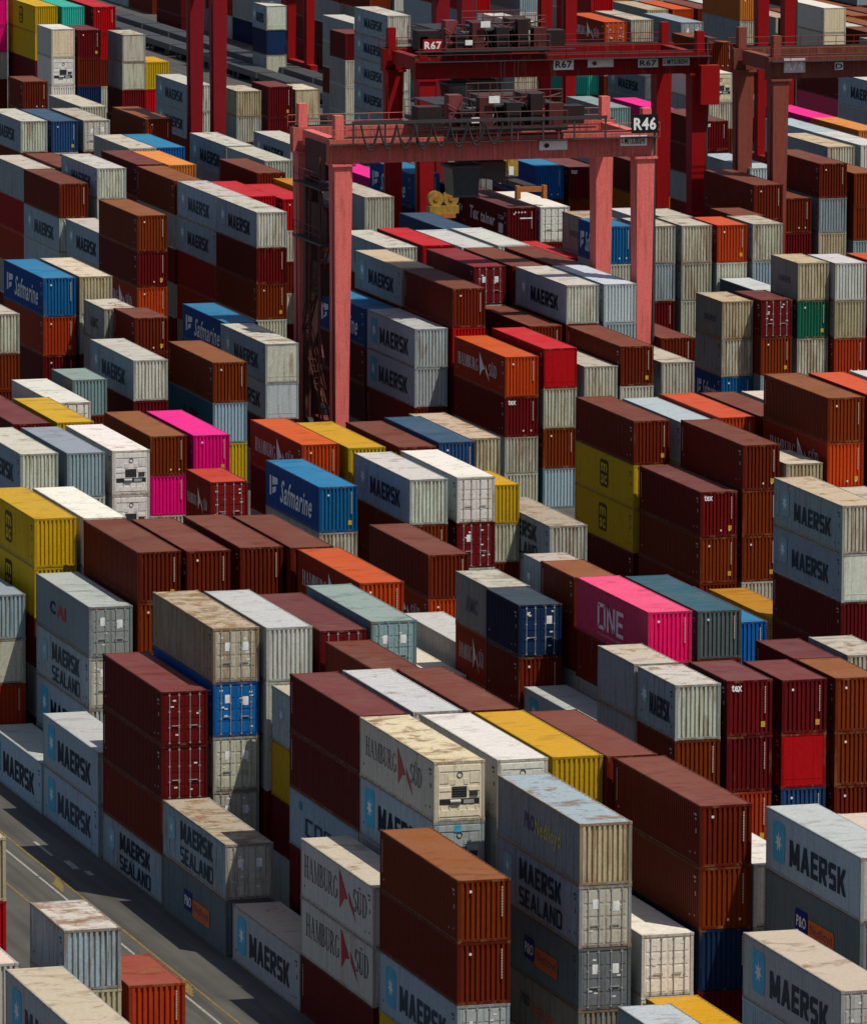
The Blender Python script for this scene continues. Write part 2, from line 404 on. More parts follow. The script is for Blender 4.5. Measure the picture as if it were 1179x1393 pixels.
def block_glyphs(text, t=.21):
    """heavy square sans capitals in a unit box"""
    V, F = [], []
    def poly(p): n = len(V); V.extend(p); F.append(tuple(range(n, n+len(p))))
    def bar(x0, x1, y0, y1): poly([(x0, y0), (x1, y0), (x1, y1), (x0, y1)])
    def dg(xa, ya, xb, yb, w): poly([(xa-w/2, ya), (xa+w/2, ya), (xb+w/2, yb), (xb-w/2, yb)])
    h = t*.82; x = 0.0
    for ch in text:
        o = x; w = .82
        if ch == 'M': w = 1.0; bar(o, o+t, 0, 1); bar(o+w-t, o+w, 0, 1); dg(o+w/2, .12, o+t*.62, 1, t*1.1); dg(o+w/2+.001, .12, o+w-t*.62, 1, t*1.1)
        elif ch == 'N': bar(o, o+t, 0, 1); bar(o+w-t, o+w, 0, 1); dg(o+w-t*.6, 0, o+t*.6, 1, t*1.15)
        elif ch == 'A': w = .9; dg(o+t*.55, 0, o+w/2, 1, t*1.1); dg(o+w-t*.55, 0, o+w/2, 1, t*1.1); bar(o+.22, o+w-.22, .2, .2+h*.85)
        elif ch == 'E': w = .7; bar(o, o+t, 0, 1); bar(o+t, o+w, 0, h); bar(o+t, o+w*.92, .5-h/2, .5+h/2); bar(o+t, o+w, 1-h, 1)
        elif ch == 'L': w = .66; bar(o, o+t, 0, 1); bar(o+t, o+w, 0, h)
        elif ch in 'RP':
            w = .80; bar(o, o+t, 0, 1); bar(o+t, o+w-.1, 1-h, 1); bar(o+t, o+w-.1, .40, .40+h); bar(o+w-t, o+w, .40+h*.5, 1-h*.5)
            poly([(o+w-.1, 1), (o+w-.1, 1-h), (o+w-t, 1-h*.5), (o+w, 1-h*.5)]); poly([(o+w-.1, .40+h), (o+w-.1, .40), (o+w, .40+h*.5), (o+w-t, .40+h*.5)])
            if ch == 'R': dg(o+w-t*.5, 0, o+w*.5, .42, t*1.15)
        elif ch == 'S':
            w = .78; bar(o+.1, o+w-.02, 0, h); bar(o+.1, o+w-.1, .5-h/2, .5+h/2); bar(o+.1, o+w-.04, 1-h, 1); bar(o, o+t, .5, 1-h*.4); bar(o+w-t, o+w, h*.4, .5)
        elif ch == 'K': bar(o, o+t, 0, 1); dg(o+t+.08, .48, o+w-t*.55, 1, t*1.2); dg(o+w-t*.5, 0, o+t+.1, .56, t*1.2)
        elif ch in 'OD0':
            bar(o, o+t, h*.4 if ch != 'D' else 0, 1-h*.4 if ch != 'D' else 1); bar(o+w-t, o+w, h*.5, 1-h*.5); bar(o+.08 if ch != 'D' else o+t, o+w-.1, 0, h); bar(o+.08 if ch != 'D' else o+t, o+w-.1, 1-h, 1)
        elif ch in 'CG6':
            bar(o, o+t, h*.4, 1-h*.4); bar(o+.08, o+w-.04, 0, h); bar(o+.08, o+w-.04, 1-h, 1)
            if ch == '6': bar(o+w-t, o+w, h*.4, .52); bar(o+t, o+w-.06, .46, .46+h*.8)
        elif ch == '7': bar(o, o+w, 1-h, 1); dg(o+.26, 0, o+w-t*.6, 1-h, t*1.1)
        elif ch == '4': bar(o+w-t-.1, o+w-.1, 0, 1); bar(o, o+w, .22, .22+h); dg(o+t*.5, .22+h, o+w-t-.06, 1, t)
        x += w+.13
    return [(a/(x-.13), b) for a, b in V], F
def star_poly(cx, cy, r, n=7):
    p = []
    for k in range(2*n):
        t = math.pi/2 + math.pi*k/n; rr = r if k % 2 == 0 else r*0.42
        p.append((cx+rr*math.cos(t), cy+rr*math.sin(t)))
    return p
def round_rect(x0, y0, x1, y1, r):
    p = []
    for cx, cy, a in ((x1-r, y1-r, 0), (x0+r, y1-r, 90), (x0+r, y0+r, 180), (x1-r, y0+r, 270)):
        for k in range(4): t = math.radians(a+30*k); p.append((cx+r*math.cos(t), cy+r*math.sin(t)))
    return p
def place_side(V, F, L, off):
    """unit drawing in metres from the far lower corner of the left wall"""
    return [(-XW-off, L/2-s, z) for s, z in V], F
def place_end(V, F, L, off): return [(s, -L/2-off, z) for s, z in V], F
def as_mesh(name, V, F):
    me = bpy.data.meshes.new(name); me.from_pydata(V, [], F); me.materials.append(PRINT); me.update(); return me
def word_box(VF, s0, s1, z0, z1):
    V, F = VF; return [(s0+a*(s1-s0), z0+b*(z1-z0)) for a, b in V], F

NAVY, LBLUE, WHT, RED, ORG, BLK = (.006,.010,.018), (.06,.38,.56), (.78,.77,.74), (.42,.02,.03), (.62,.17,.03), (.02,.02,.02)
FADED, GREYW = (.10,.11,.12), (.62,.62,.60)
# marks on the long wall: (part name, kind, data, s0, s1, z0, z1, colour) with s as a share of the length from the far end
SIDE_MARKS = {
 'M':  [('logo','rr',None,.085,.215,.22,.86,LBLUE), ('logo_star','star',None,.15,.54,.17,0,WHT), ('lettering','word',('MAERSK',.022,0),.27,.86,.26,.68,NAVY)],
 'mt': [('logo','rr',None,.085,.215,.30,.84,(.25,.36,.39)), ('logo_star','star',None,.15,.57,.17,0,(.68,.82,.85)), ('lettering','word',('MAERSK',.03,0),.29,.82,.28,.66,NAVY)],
 'mb': [('lettering','word',('MAERSK',.03,0),.29,.82,.28,.66,NAVY)],
 'Ms': [('logo','rr',None,.09,.20,.38,.80,(.22,.40,.47)), ('logo_star','star',None,.145,.6,.12,0,(.6,.68,.68)), ('lettering','word',('MAERSK',.03,0),.29,.80,.50,.85,NAVY), ('lettering','word',('SEALAND',.012,0),.29,.81,.10,.40,NAVY)],
 'mh': [('logo_star','star',None,.16,.55,.15,0,(.5,.66,.68))],
 'hw': [('lettering','serif','HAMBURG',.06,.53,.40,.78,(.07,.07,.08)), ('lettering','serif','SuD',.74,.93,.40,.78,(.07,.07,.08)), ('logo','sail',None,.52,.78,.22,.95,RED)],
 'hu': [('lettering','serif','HAMBURG',.10,.52,.42,.74,(.07,.07,.08)), ('lettering','serif','SuD',.70,.86,.42,.74,(.07,.07,.08)), ('logo','sail',None,.51,.74,.20,.88,RED)],
 'ho': [('lettering','serif','HAMBURG',.10,.50,.38,.68,WHT), ('lettering','serif','SuD',.70,.86,.38,.68,WHT), ('logo','sail',None,.50,.72,.22,.88,WHT)],
 'hs': [('lettering','serif','HAMBURG',.08,.46,.36,.58,WHT), ('lettering','serif','SuD',.72,.88,.36,.58,WHT), ('logo','sail',None,.48,.72,.24,.78,WHT)],
 'co': [('lettering','word',('COSCO',.02,0),.22,.86,.30,.62,(.02,.05,.10)), ('logo','rr',None,.12,.17,.70,.84,(.03,.2,.3))],
 'ca': [('lettering','word',('C',.04,0),.28,.39,.40,.66,(.01,.02,.10)), ('lettering','word',('AI',.04,0),.41,.58,.40,.66,(.45,.05,.06))],
 'po': [('logo','rr',None,.33,.46,.30,.66,(.01,.02,.14)), ('lettering','word',('P&O',.02,0),.345,.445,.38,.56,WHT), ('logo','rr',None,.47,.74,.26,.58,(.60,.14,.03)), ('lettering','word',('Nedlloyd',.01,0),.49,.72,.32,.52,(.08,.05,.10))],
 'py': [('lettering','word',('P&O',.03,0),.32,.44,.42,.70,(.10,.05,.16)), ('lettering','word',('Nedlloyd',.02,0),.45,.76,.34,.68,(.50,.44,.12))],
 'pr': [('lettering','word',('P&O',.03,0),.32,.42,.46,.68,(.08,.06,.12)), ('lettering','word',('Nedlloyd',.02,0),.43,.70,.36,.60,(.50,.16,.08))],
 'on': [('lettering','word',('ONE',.02,0),.30,.66,.22,.72,(.82,.72,.74)), ('lettering','word',('OCEAN NETWORK EXPRESS',0,0),.30,.66,.10,.15,(.6,.5,.52))],
 'sf': [('logo','flag',None,.07,.22,.28,.72,(.65,.68,.70)), ('lettering','word',('Safmarine',.015,.35),.27,.86,.22,.74,(.70,.73,.75))],
 'ms': [('logo','rr',None,.42,.56,.22,.84,(.06,.035,.01)), ('lettering','word',('m',.03,0),.44,.54,.56,.76,(.55,.38,.03)), ('lettering','word',('sc',.03,0),.44,.54,.28,.50,(.55,.38,.03))],
 'te': [('lettering','word',('Tex',.03,.2),.18,.38,.34,.72,GREYW), ('lettering','word',('tainer',.03,.2),.42,.74,.34,.66,GREYW), ('lettering','word',('TGH',.0,0),.80,.93,.60,.72,GREYW), ('logo','rr',None,.82,.92,.22,.50,GREYW)],
 'ma': [('lettering','word',('AMC',.03,0),.34,.72,.34,.64,FADED)],
 'lb': [('lettering','word',('APL',.03,0),.3,.72,.30,.62,(.02,.02,.04))],
 'mr': [('lettering','word',('MAERSK',.02,0),.32,.76,.40,.56,FADED)],
 'oo': [],
}
SIDE_MARKS['Mc'] = SIDE_MARKS['M']; SIDE_MARKS['mb'] = SIDE_MARKS['mt']
# livery: side, end, roof colours, wear, smooth walls
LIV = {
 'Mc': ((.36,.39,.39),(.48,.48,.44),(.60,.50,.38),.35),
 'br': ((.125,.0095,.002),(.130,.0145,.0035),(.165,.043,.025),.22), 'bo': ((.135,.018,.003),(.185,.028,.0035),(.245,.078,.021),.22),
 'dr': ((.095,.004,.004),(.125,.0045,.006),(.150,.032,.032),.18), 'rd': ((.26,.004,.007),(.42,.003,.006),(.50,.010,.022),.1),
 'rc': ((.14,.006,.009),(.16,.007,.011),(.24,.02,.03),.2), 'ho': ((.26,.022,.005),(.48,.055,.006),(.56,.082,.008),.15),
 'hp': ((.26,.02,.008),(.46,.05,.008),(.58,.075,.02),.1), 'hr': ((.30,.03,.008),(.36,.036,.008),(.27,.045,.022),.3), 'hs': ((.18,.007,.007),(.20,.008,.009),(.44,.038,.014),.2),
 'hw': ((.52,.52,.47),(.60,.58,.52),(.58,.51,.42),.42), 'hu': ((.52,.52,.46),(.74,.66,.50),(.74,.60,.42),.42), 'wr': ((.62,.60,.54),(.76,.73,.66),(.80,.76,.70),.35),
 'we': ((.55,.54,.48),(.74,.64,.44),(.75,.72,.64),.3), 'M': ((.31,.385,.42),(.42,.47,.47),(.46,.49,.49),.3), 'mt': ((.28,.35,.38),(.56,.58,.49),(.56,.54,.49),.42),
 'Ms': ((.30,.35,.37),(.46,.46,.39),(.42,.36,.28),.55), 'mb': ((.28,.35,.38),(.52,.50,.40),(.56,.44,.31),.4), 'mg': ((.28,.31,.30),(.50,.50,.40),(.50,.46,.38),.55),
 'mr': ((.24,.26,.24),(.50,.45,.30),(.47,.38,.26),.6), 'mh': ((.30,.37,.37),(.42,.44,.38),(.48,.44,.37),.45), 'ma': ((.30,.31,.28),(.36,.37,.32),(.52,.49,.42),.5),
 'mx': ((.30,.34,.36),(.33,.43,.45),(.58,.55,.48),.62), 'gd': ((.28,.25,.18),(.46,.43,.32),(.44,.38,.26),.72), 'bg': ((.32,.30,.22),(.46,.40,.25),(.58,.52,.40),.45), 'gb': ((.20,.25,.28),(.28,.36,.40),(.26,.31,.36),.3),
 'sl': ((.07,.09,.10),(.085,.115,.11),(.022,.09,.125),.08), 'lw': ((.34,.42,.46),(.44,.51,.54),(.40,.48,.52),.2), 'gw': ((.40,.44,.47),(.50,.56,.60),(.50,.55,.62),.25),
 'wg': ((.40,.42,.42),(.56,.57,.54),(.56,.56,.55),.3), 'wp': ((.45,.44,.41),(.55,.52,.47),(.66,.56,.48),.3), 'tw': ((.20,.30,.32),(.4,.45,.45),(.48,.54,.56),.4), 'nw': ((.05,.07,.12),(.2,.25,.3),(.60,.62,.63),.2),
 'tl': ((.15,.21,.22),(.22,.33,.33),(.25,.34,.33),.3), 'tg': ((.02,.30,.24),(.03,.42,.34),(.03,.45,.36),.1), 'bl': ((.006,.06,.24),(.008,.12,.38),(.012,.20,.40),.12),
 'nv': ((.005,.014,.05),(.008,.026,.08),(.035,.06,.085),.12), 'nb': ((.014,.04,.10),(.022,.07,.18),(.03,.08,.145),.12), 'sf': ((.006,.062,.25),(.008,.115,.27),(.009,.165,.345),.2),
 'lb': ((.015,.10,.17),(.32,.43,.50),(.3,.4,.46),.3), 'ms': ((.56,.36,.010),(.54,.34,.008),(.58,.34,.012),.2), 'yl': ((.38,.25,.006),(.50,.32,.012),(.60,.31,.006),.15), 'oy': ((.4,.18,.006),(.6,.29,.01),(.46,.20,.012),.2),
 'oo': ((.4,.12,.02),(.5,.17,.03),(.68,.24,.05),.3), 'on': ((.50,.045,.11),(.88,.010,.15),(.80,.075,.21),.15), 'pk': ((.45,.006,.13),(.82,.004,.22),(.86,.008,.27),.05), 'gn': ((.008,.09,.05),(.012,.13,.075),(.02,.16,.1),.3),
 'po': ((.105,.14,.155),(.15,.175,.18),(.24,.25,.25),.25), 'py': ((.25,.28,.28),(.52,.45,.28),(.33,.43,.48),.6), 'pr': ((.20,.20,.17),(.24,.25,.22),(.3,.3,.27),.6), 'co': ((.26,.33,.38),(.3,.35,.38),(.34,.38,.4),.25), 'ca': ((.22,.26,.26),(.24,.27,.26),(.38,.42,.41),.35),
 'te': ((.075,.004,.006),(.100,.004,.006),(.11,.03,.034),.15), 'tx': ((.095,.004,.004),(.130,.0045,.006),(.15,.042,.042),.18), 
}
SHADE_COOL = {'mt','mg','M','Ms','ma','mh','co','ca'}
STREAKY = {'mg','mt','mr','mh','mb','ma','Ms','py','bg','wg','mx','gd','gb','M'}
SMOOTH = {'Mc','hw','hu','wr','we','M','wp'}
REDDISH = {'br','bo','dr','rd','tx','te','hr','ho','hp','pk','on','nb','sf','gn','sl','rc','nv','bl','nw','oo'}
MARKMESH = {}
def mark_mesh(L, code, i, spec):
    key = (code, i, round(L, 1))
    if key in MARKMESH: return MARKMESH[key]
    name, kind, data, s0, s1, z0, z1, c = spec
    H = CH
    if kind == 'word':
        blk = data[0] in ('MAERSK', 'SEALAND', 'COSCO', 'ONE')
        V, F = word_box(block_glyphs(data[0], .25 if data[0] == 'MAERSK' else .19) if blk else font_mesh(*data), s0*L, s1*L, z0*H, z1*H)
    elif kind == 'serif':
        V, F = word_box(stroke_glyphs(data), s0*L, s1*L, z0*H, z1*H)
    elif kind == 'rr':
        V = round_rect(s0*L, z0*H, s1*L, z1*H, min((s1-s0)*L, (z1-z0)*H)*0.16); F = [tuple(range(len(V)))]
    elif kind == 'star':
        V = [(s0*L, s1*H)] + star_poly(s0*L, s1*H, z0*H); n = len(V)-1; F = [(0, 1+k, 1+(k+1) % n) for k in range(n)]
    elif kind == 'sail':          # two tall sails leaning on each other
        a, w, b, h = s0*L, (s1-s0)*L, z0*H, (z1-z0)*H
        V = [(a+.10*w, b+h), (a+.14*w, b+.10*h), (a+.34*w, b+.36*h), (a+.56*w, b+.42*h), (a+.10*w, b+h),
             (a+.60*w, b+.62*h), (a+.64*w, b+.36*h), (a+1.0*w, b+.0*h), (a+.80*w, b+.34*h)]
        F = [(0,1,2), (0,2,3), (5,6,7), (5,7,8)]
    elif kind == 'flag':
        a, w, b, h = s0*L, (s1-s0)*L, z0*H, (z1-z0)*H
        V = [(a,b),(a+.22*w,b),(a+.22*w,b+h),(a,b+h),(a+.34*w,b+.55*h),(a+w,b+.70*h),(a+w,b+h),(a+.34*w,b+h),(a+.34*w,b+.1*h),(a+.8*w,b+.3*h),(a+.8*w,b+.55*h),(a+.34*w,b+.42*h)]
        F = [(0,1,2,3),(4,5,6,7),(8,9,10,11)]
    off = 0.004 + 0.004*i
    V, F = place_side(V, F, L, off)
    MARKMESH[key] = as_mesh(name, V, F)
    return MARKMESH[key]
def end_word(text, x0, x1, z0, z1, L, bold=.03):
    key = ('endword', text, x0, z0, round(L, 1))
    if key not in MARKMESH:
        V, F = word_box(font_mesh(text, bold, 0), x0, x1, z0*CH, z1*CH); MARKMESH[key] = as_mesh('lettering', *place_end(V, F, L, 0.002))
    return MARKMESH[key]

def vary(c, r, k=0.10):
    f = 1 + r.uniform(-k, k); return tuple(max(0.0, x*f*(1+r.uniform(-.03, .03))) for x in c)
def container(code, endk, u, v, L, z, h, label, group, seed):
    r = random.Random(seed)
    name = 'shipping_container' if endk != 'r' else 'reefer_container'
    root = empty(name, (u+XW, v+L/2, z)); root.scale = (1, 1, h/CH)
    tag(root, label, 'container', group)
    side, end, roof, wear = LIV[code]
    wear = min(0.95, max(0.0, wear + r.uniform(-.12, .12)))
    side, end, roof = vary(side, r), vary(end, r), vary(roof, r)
    if code in SHADE_COOL: side = (side[0]*.93, side[1]*1.0, side[2]*1.09)  # grey long sides tinted bluer: cool tone of shade put into the colour
    C4 = lambda c, w=wear: tuple(c) + (w,)
    sm = code in SMOOTH
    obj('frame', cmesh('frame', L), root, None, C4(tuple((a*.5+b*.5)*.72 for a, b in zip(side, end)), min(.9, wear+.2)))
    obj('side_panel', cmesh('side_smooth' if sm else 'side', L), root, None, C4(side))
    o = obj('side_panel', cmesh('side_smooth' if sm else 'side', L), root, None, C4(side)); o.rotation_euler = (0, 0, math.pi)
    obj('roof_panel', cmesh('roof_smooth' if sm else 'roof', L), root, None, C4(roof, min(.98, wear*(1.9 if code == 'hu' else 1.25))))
    if endk == 'c':
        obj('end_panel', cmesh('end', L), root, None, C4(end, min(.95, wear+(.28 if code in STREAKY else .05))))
        if code in REDDISH:
            if code not in ('hw',):
                obj('code_strip', cmesh('code_strip', L), root, None, (.52,.40,.33,1))
            if r.random() < .45: obj('warning_sticker', cmesh('warning_sticker', L), root, None, (.55,.33,.04,1))
            if r.random() < .5: obj('round_mark', cmesh('round_mark', L), root, None, (.8,.78,.75,1))
            elif r.random() < .5: obj('lower_marks', cmesh('lower_marks', L), root, None, (.8,.72,.6,1))
    elif endk == 'p':
        obj('end_panel', cmesh('end_plain', L), root, None, C4(end))
    elif endk == 'd':
        for sx in (-1, 1):
            d = obj('door', cmesh('door', 1), root, (sx*(XW-0.15), -L/2+0.05, 0), C4(end))
            if sx > 0: d.scale = (-1, 1, 1)
            for x in (0.28, 0.78):
                lb = obj('locking_bar', cmesh('locking_bar', 1), d, (x, 0, 0))
            obj('door_handle', cmesh('door_handle', 1), d, (0.42 if sx < 0 else 0.42, 0, 0))
            if code in ('gd', 'mg', 'po', 'ca', 'tl', 'Ms', 'bl', 'mt', 'gb', 'rc') or r.random() < .12:
                obj('placard', cmesh('placard', 1), d, (0.64 if sx < 0 else 0.56, 0, 0 if r.random() < .6 else .12), (.80,.82,.80,1))
            for q in range(3):
                if r.random() < .6: obj('small_plate', cmesh('small_plate', 1), d, (0.2 + .6*r.random(), 0, .4 + 2.0*r.random()), (.70,.69,.65,1))
            if r.random() < .7: obj('small_plate', cmesh('small_plate', 1), d, (0.25 + .5*r.random(), 0, .45 + 1.7*r.random()), (.75,.74,.70,1))
            if r.random() < .5: obj('small_plate', cmesh('small_plate', 1), d, (0.25 + .5*r.random(), 0, 2.1 + .3*r.random()), (.75,.74,.70,1))
    elif endk == 'r':
        cu = obj('cooling_unit', cmesh('cooling_unit', L), root, None, C4(end))
        obj('condenser_grille', cmesh('condenser_grille', L), cu)
        cb = obj('compressor_bay', cmesh('compressor_bay', L), cu)
        obj('compressor', cmesh('compressor', L), cu); obj('control_box', cmesh('control_box', L), cu); obj('access_panel', cmesh('access_panel', L), cu, None, C4(tuple(a*.9 for a in end)))
        obj('fan_ring', cmesh('fan_ring', L), cu)
        if code in ('M', 'Mc'):
            key = ('endlogo', L)
            if key not in MARKMESH:
                V = round_rect(-.25, 2.30, .10, 2.62, .06); MARKMESH[key] = as_mesh('logo', *place_end(V, [tuple(range(len(V)))], L, 0.002))
            obj('logo', MARKMESH[key], root, None, LBLUE+(1,))
    for i, sp in enumerate(SIDE_MARKS.get(code, ())):
        if i == 0: jy, jz, fade = r.uniform(-.22, .22), r.uniform(-.05, .05), r.uniform(0, .16)
        cc = tuple(a*(1-fade)+b*fade for a, b in zip(sp[7], side))
        obj(sp[0], mark_mesh(L, code, i, sp), root, (0, jy, jz), cc+(1,))
    if code in ('br', 'dr', 'bo', 'tx') and r.random() < .6:
        obj('side_code_strip', cmesh('side_code_strip', L), root, None, (.5,.36,.32,1))
    if r.random() < .55: obj('side_marks', cmesh('side_marks', L), root, (0, 0, r.uniform(-.05, .05)), (.45,.36,.33,1) if code in REDDISH else (.07,.08,.09,1))
    if code == 'tx': obj('lettering', end_word('tex', -.98, -.42, .80, .93, L), root, None, (.8,.78,.76,1))
    if code == 'te':
        for k in range(4): obj('round_mark', cmesh('round_mark', L), root, (.12+.26*k, 0, .12), (.8,.78,.75,1))
        obj('header_plate', cmesh('header_plate', L), root, (-.1, 0, -.62), (.8,.78,.75,1))
    return root
def plain_containers(rows):
    """the containers further down and further off, joined: ribbed steel boxes with their own paint colours"""
    VV, FF, CC = [], [], []; n = 0
    tmpl = {}
    def template(L, full):
        k = (round(L), full)
        if k in tmpl: return tmpl[k]
        V, F, P = [], [], []
        if full:
            parts = [('frame', 0), ('side', 1), ('roof', 2), ('end', 3)]
            for kd, pid in parts:
                me = cmesh(kd, L); o = len(V); V += [tuple(q.co) for q in me.vertices]
                for f in me.polygons: F.append(tuple(o+i for i in f.vertices)); P.append(pid)
            o = len(V); V += [(XW-.02, -L/2+.1, .15), (XW-.02, L/2-.1, .15), (XW-.02, L/2-.1, CH-.08), (XW-.02, -L/2+.1, CH-.08)]; F.append((o, o+1, o+2, o+3)); P.append(1)
        else:
            b = MB().box(-XW, XW, -L/2, L/2, 0, CH); V = b.v; F = b.f; P = [0, 2, 3, 1, 1, 1]
        tmpl[k] = (np.array(V), F, P); return tmpl[k]
    for code, full, u, v, L, z, h in rows:
        V, F, P = template(L, full); r = random.Random(int(u*10)+int(v*7)+int(z))
        side, end, roof, wear = LIV[code]
        cs = [vary(c, r) for c in (tuple((a+b)/2 for a, b in zip(side, end)), side, roof, end)]
        VV.append(V*np.array((1, 1, h/CH)) + np.array((u+XW, v+L/2, z)))
        for f, p in zip(F, P): FF.append(tuple(n+i for i in f)); CC.append(cs[p] + (wear,))
        n += len(V)
    me = bpy.data.meshes.new('stacked_containers'); me.from_pydata(np.concatenate(VV).tolist(), [], FF)
    at = me.attributes.new('paint', 'FLOAT_COLOR', 'FACE')
    at.data.foreach_set('color', np.array(CC, dtype=np.float32).ravel())
    me.materials.append(PAINT_A); me.update()
    o = obj('stacked_containers', me); o['kind'] = 'stuff'
    o['label'] = 'stacked containers lower down and far back in the yard'; o['category'] = 'containers'
    return o
# ------------------------------------------------------------------ ground
def asphalt():
    m, nt, b = nmat('asphalt'); L = nt.links
    g = node(nt, 'ShaderNodeNewGeometry'); pos = g.outputs['Position']
    n1 = node(nt, 'ShaderNodeTexNoise', i_Scale=0.12, i_Detail=6.0, i_Roughness=0.6); L.new(pos, n1.inputs['Vector'])
    mp = node(nt, 'ShaderNodeMapping'); mp.inputs['Scale'].default_value = (1.4, 0.05, 1.0); L.new(pos, mp.inputs['Vector'])
    n2 = node(nt, 'ShaderNodeTexNoise', i_Scale=1.0, i_Detail=5.0, i_Roughness=0.6); L.new(mp.outputs[0], n2.inputs['Vector'])
    n3 = node(nt, 'ShaderNodeTexNoise', i_Scale=9.0, i_Detail=5.0, i_Roughness=0.75); L.new(pos, n3.inputs['Vector'])
    c = mixrgb(nt, ramp(nt, n1.outputs[0], .3, .7), (.060,.055,.047,1), (.100,.092,.077,1))
    c = mixrgb(nt, mathn(nt, 'MULTIPLY', ramp(nt, n2.outputs[0], .42, .62), .55), c, (.030,.027,.023,1))
    c = mixrgb(nt, 1.0, c, ramp(nt, n3.outputs[0], .3, .7, (.8,.8,.8,1), (1.12,1.12,1.12,1)), 'MULTIPLY')
    L.new(c, b.inputs['Base Color']); b.inputs['Roughness'].default_value = .85
    return m
ASPHALT = asphalt()
gm = MB()
gm.quad((-3500, -400, 0), (4500, -400, 0), (4500, 7500, 0), (-3500, 7500, 0))
tag(gm.build('ground', ASPHALT), kind='structure', label='grey asphalt yard ground with tyre marks')
LINE_Y = flat_material('worn_yellow_line', (.26,.17,.035), .8, 0, .6)
LINE_W = flat_material('worn_white_line', (.36,.34,.30), .8, 0, .5)
def ground_line(name, mat, u, w, v0, v1, label):
    b = MB(); v = v0
    while v < v1:
        e = min(v+rnd.uniform(9, 17), v1); b.quad((u-w/2, v, .006), (u+w/2, v, .006), (u+w/2, e, .006), (u-w/2, e, .006)); v = e+rnd.choice((0, 0, .25))
    o = b.build(name, mat); tag(o, label, 'road marking', None, 'structure'); return o
ground_line('lane_line', LINE_Y, 87.2, .12, 255, 420, 'yellow line along the road beside the container stacks')
ground_line('lane_line', LINE_W, 86.3, .14, 255, 420, 'white line along the road between two yellow lines')
ground_line('lane_line', LINE_Y, 84.3, .12, 255, 420, 'yellow line nearest the left block of containers')
for v in (327.6, 353.6, 380.0, 301.5):
    b = MB(); 
    for k in range(4): b.quad((86.55+.16*k, v-1.3+.65*k, .006), (86.70+.16*k, v-1.3+.65*k, .006), (86.70+.16*k, v+.9-.2*k+.65*k, .006), (86.55+.16*k, v+.9-.2*k+.65*k, .006))
    tag(b.build('bay_number_mark', LINE_Y), 'yellow hatched bay mark painted on the road', 'road marking', 'bay marks on the road', 'structure')
# tyre marks and pale scuffs along the truck lane
b = MB()
for (u, v, w, l) in ((88.5, 357.8, .35, 2.2), (88.2, 361.5, .18, 4.0), (88.9, 355.9, .3, 1.2)): b.quad((u, v, .008), (u+w, v, .008), (u+w, v+l, .008), (u, v+l, .008))
tag(b.build('paint_scuff', LINE_W), 'pale worn paint scuff on the dark road', 'road marking', None, 'structure')

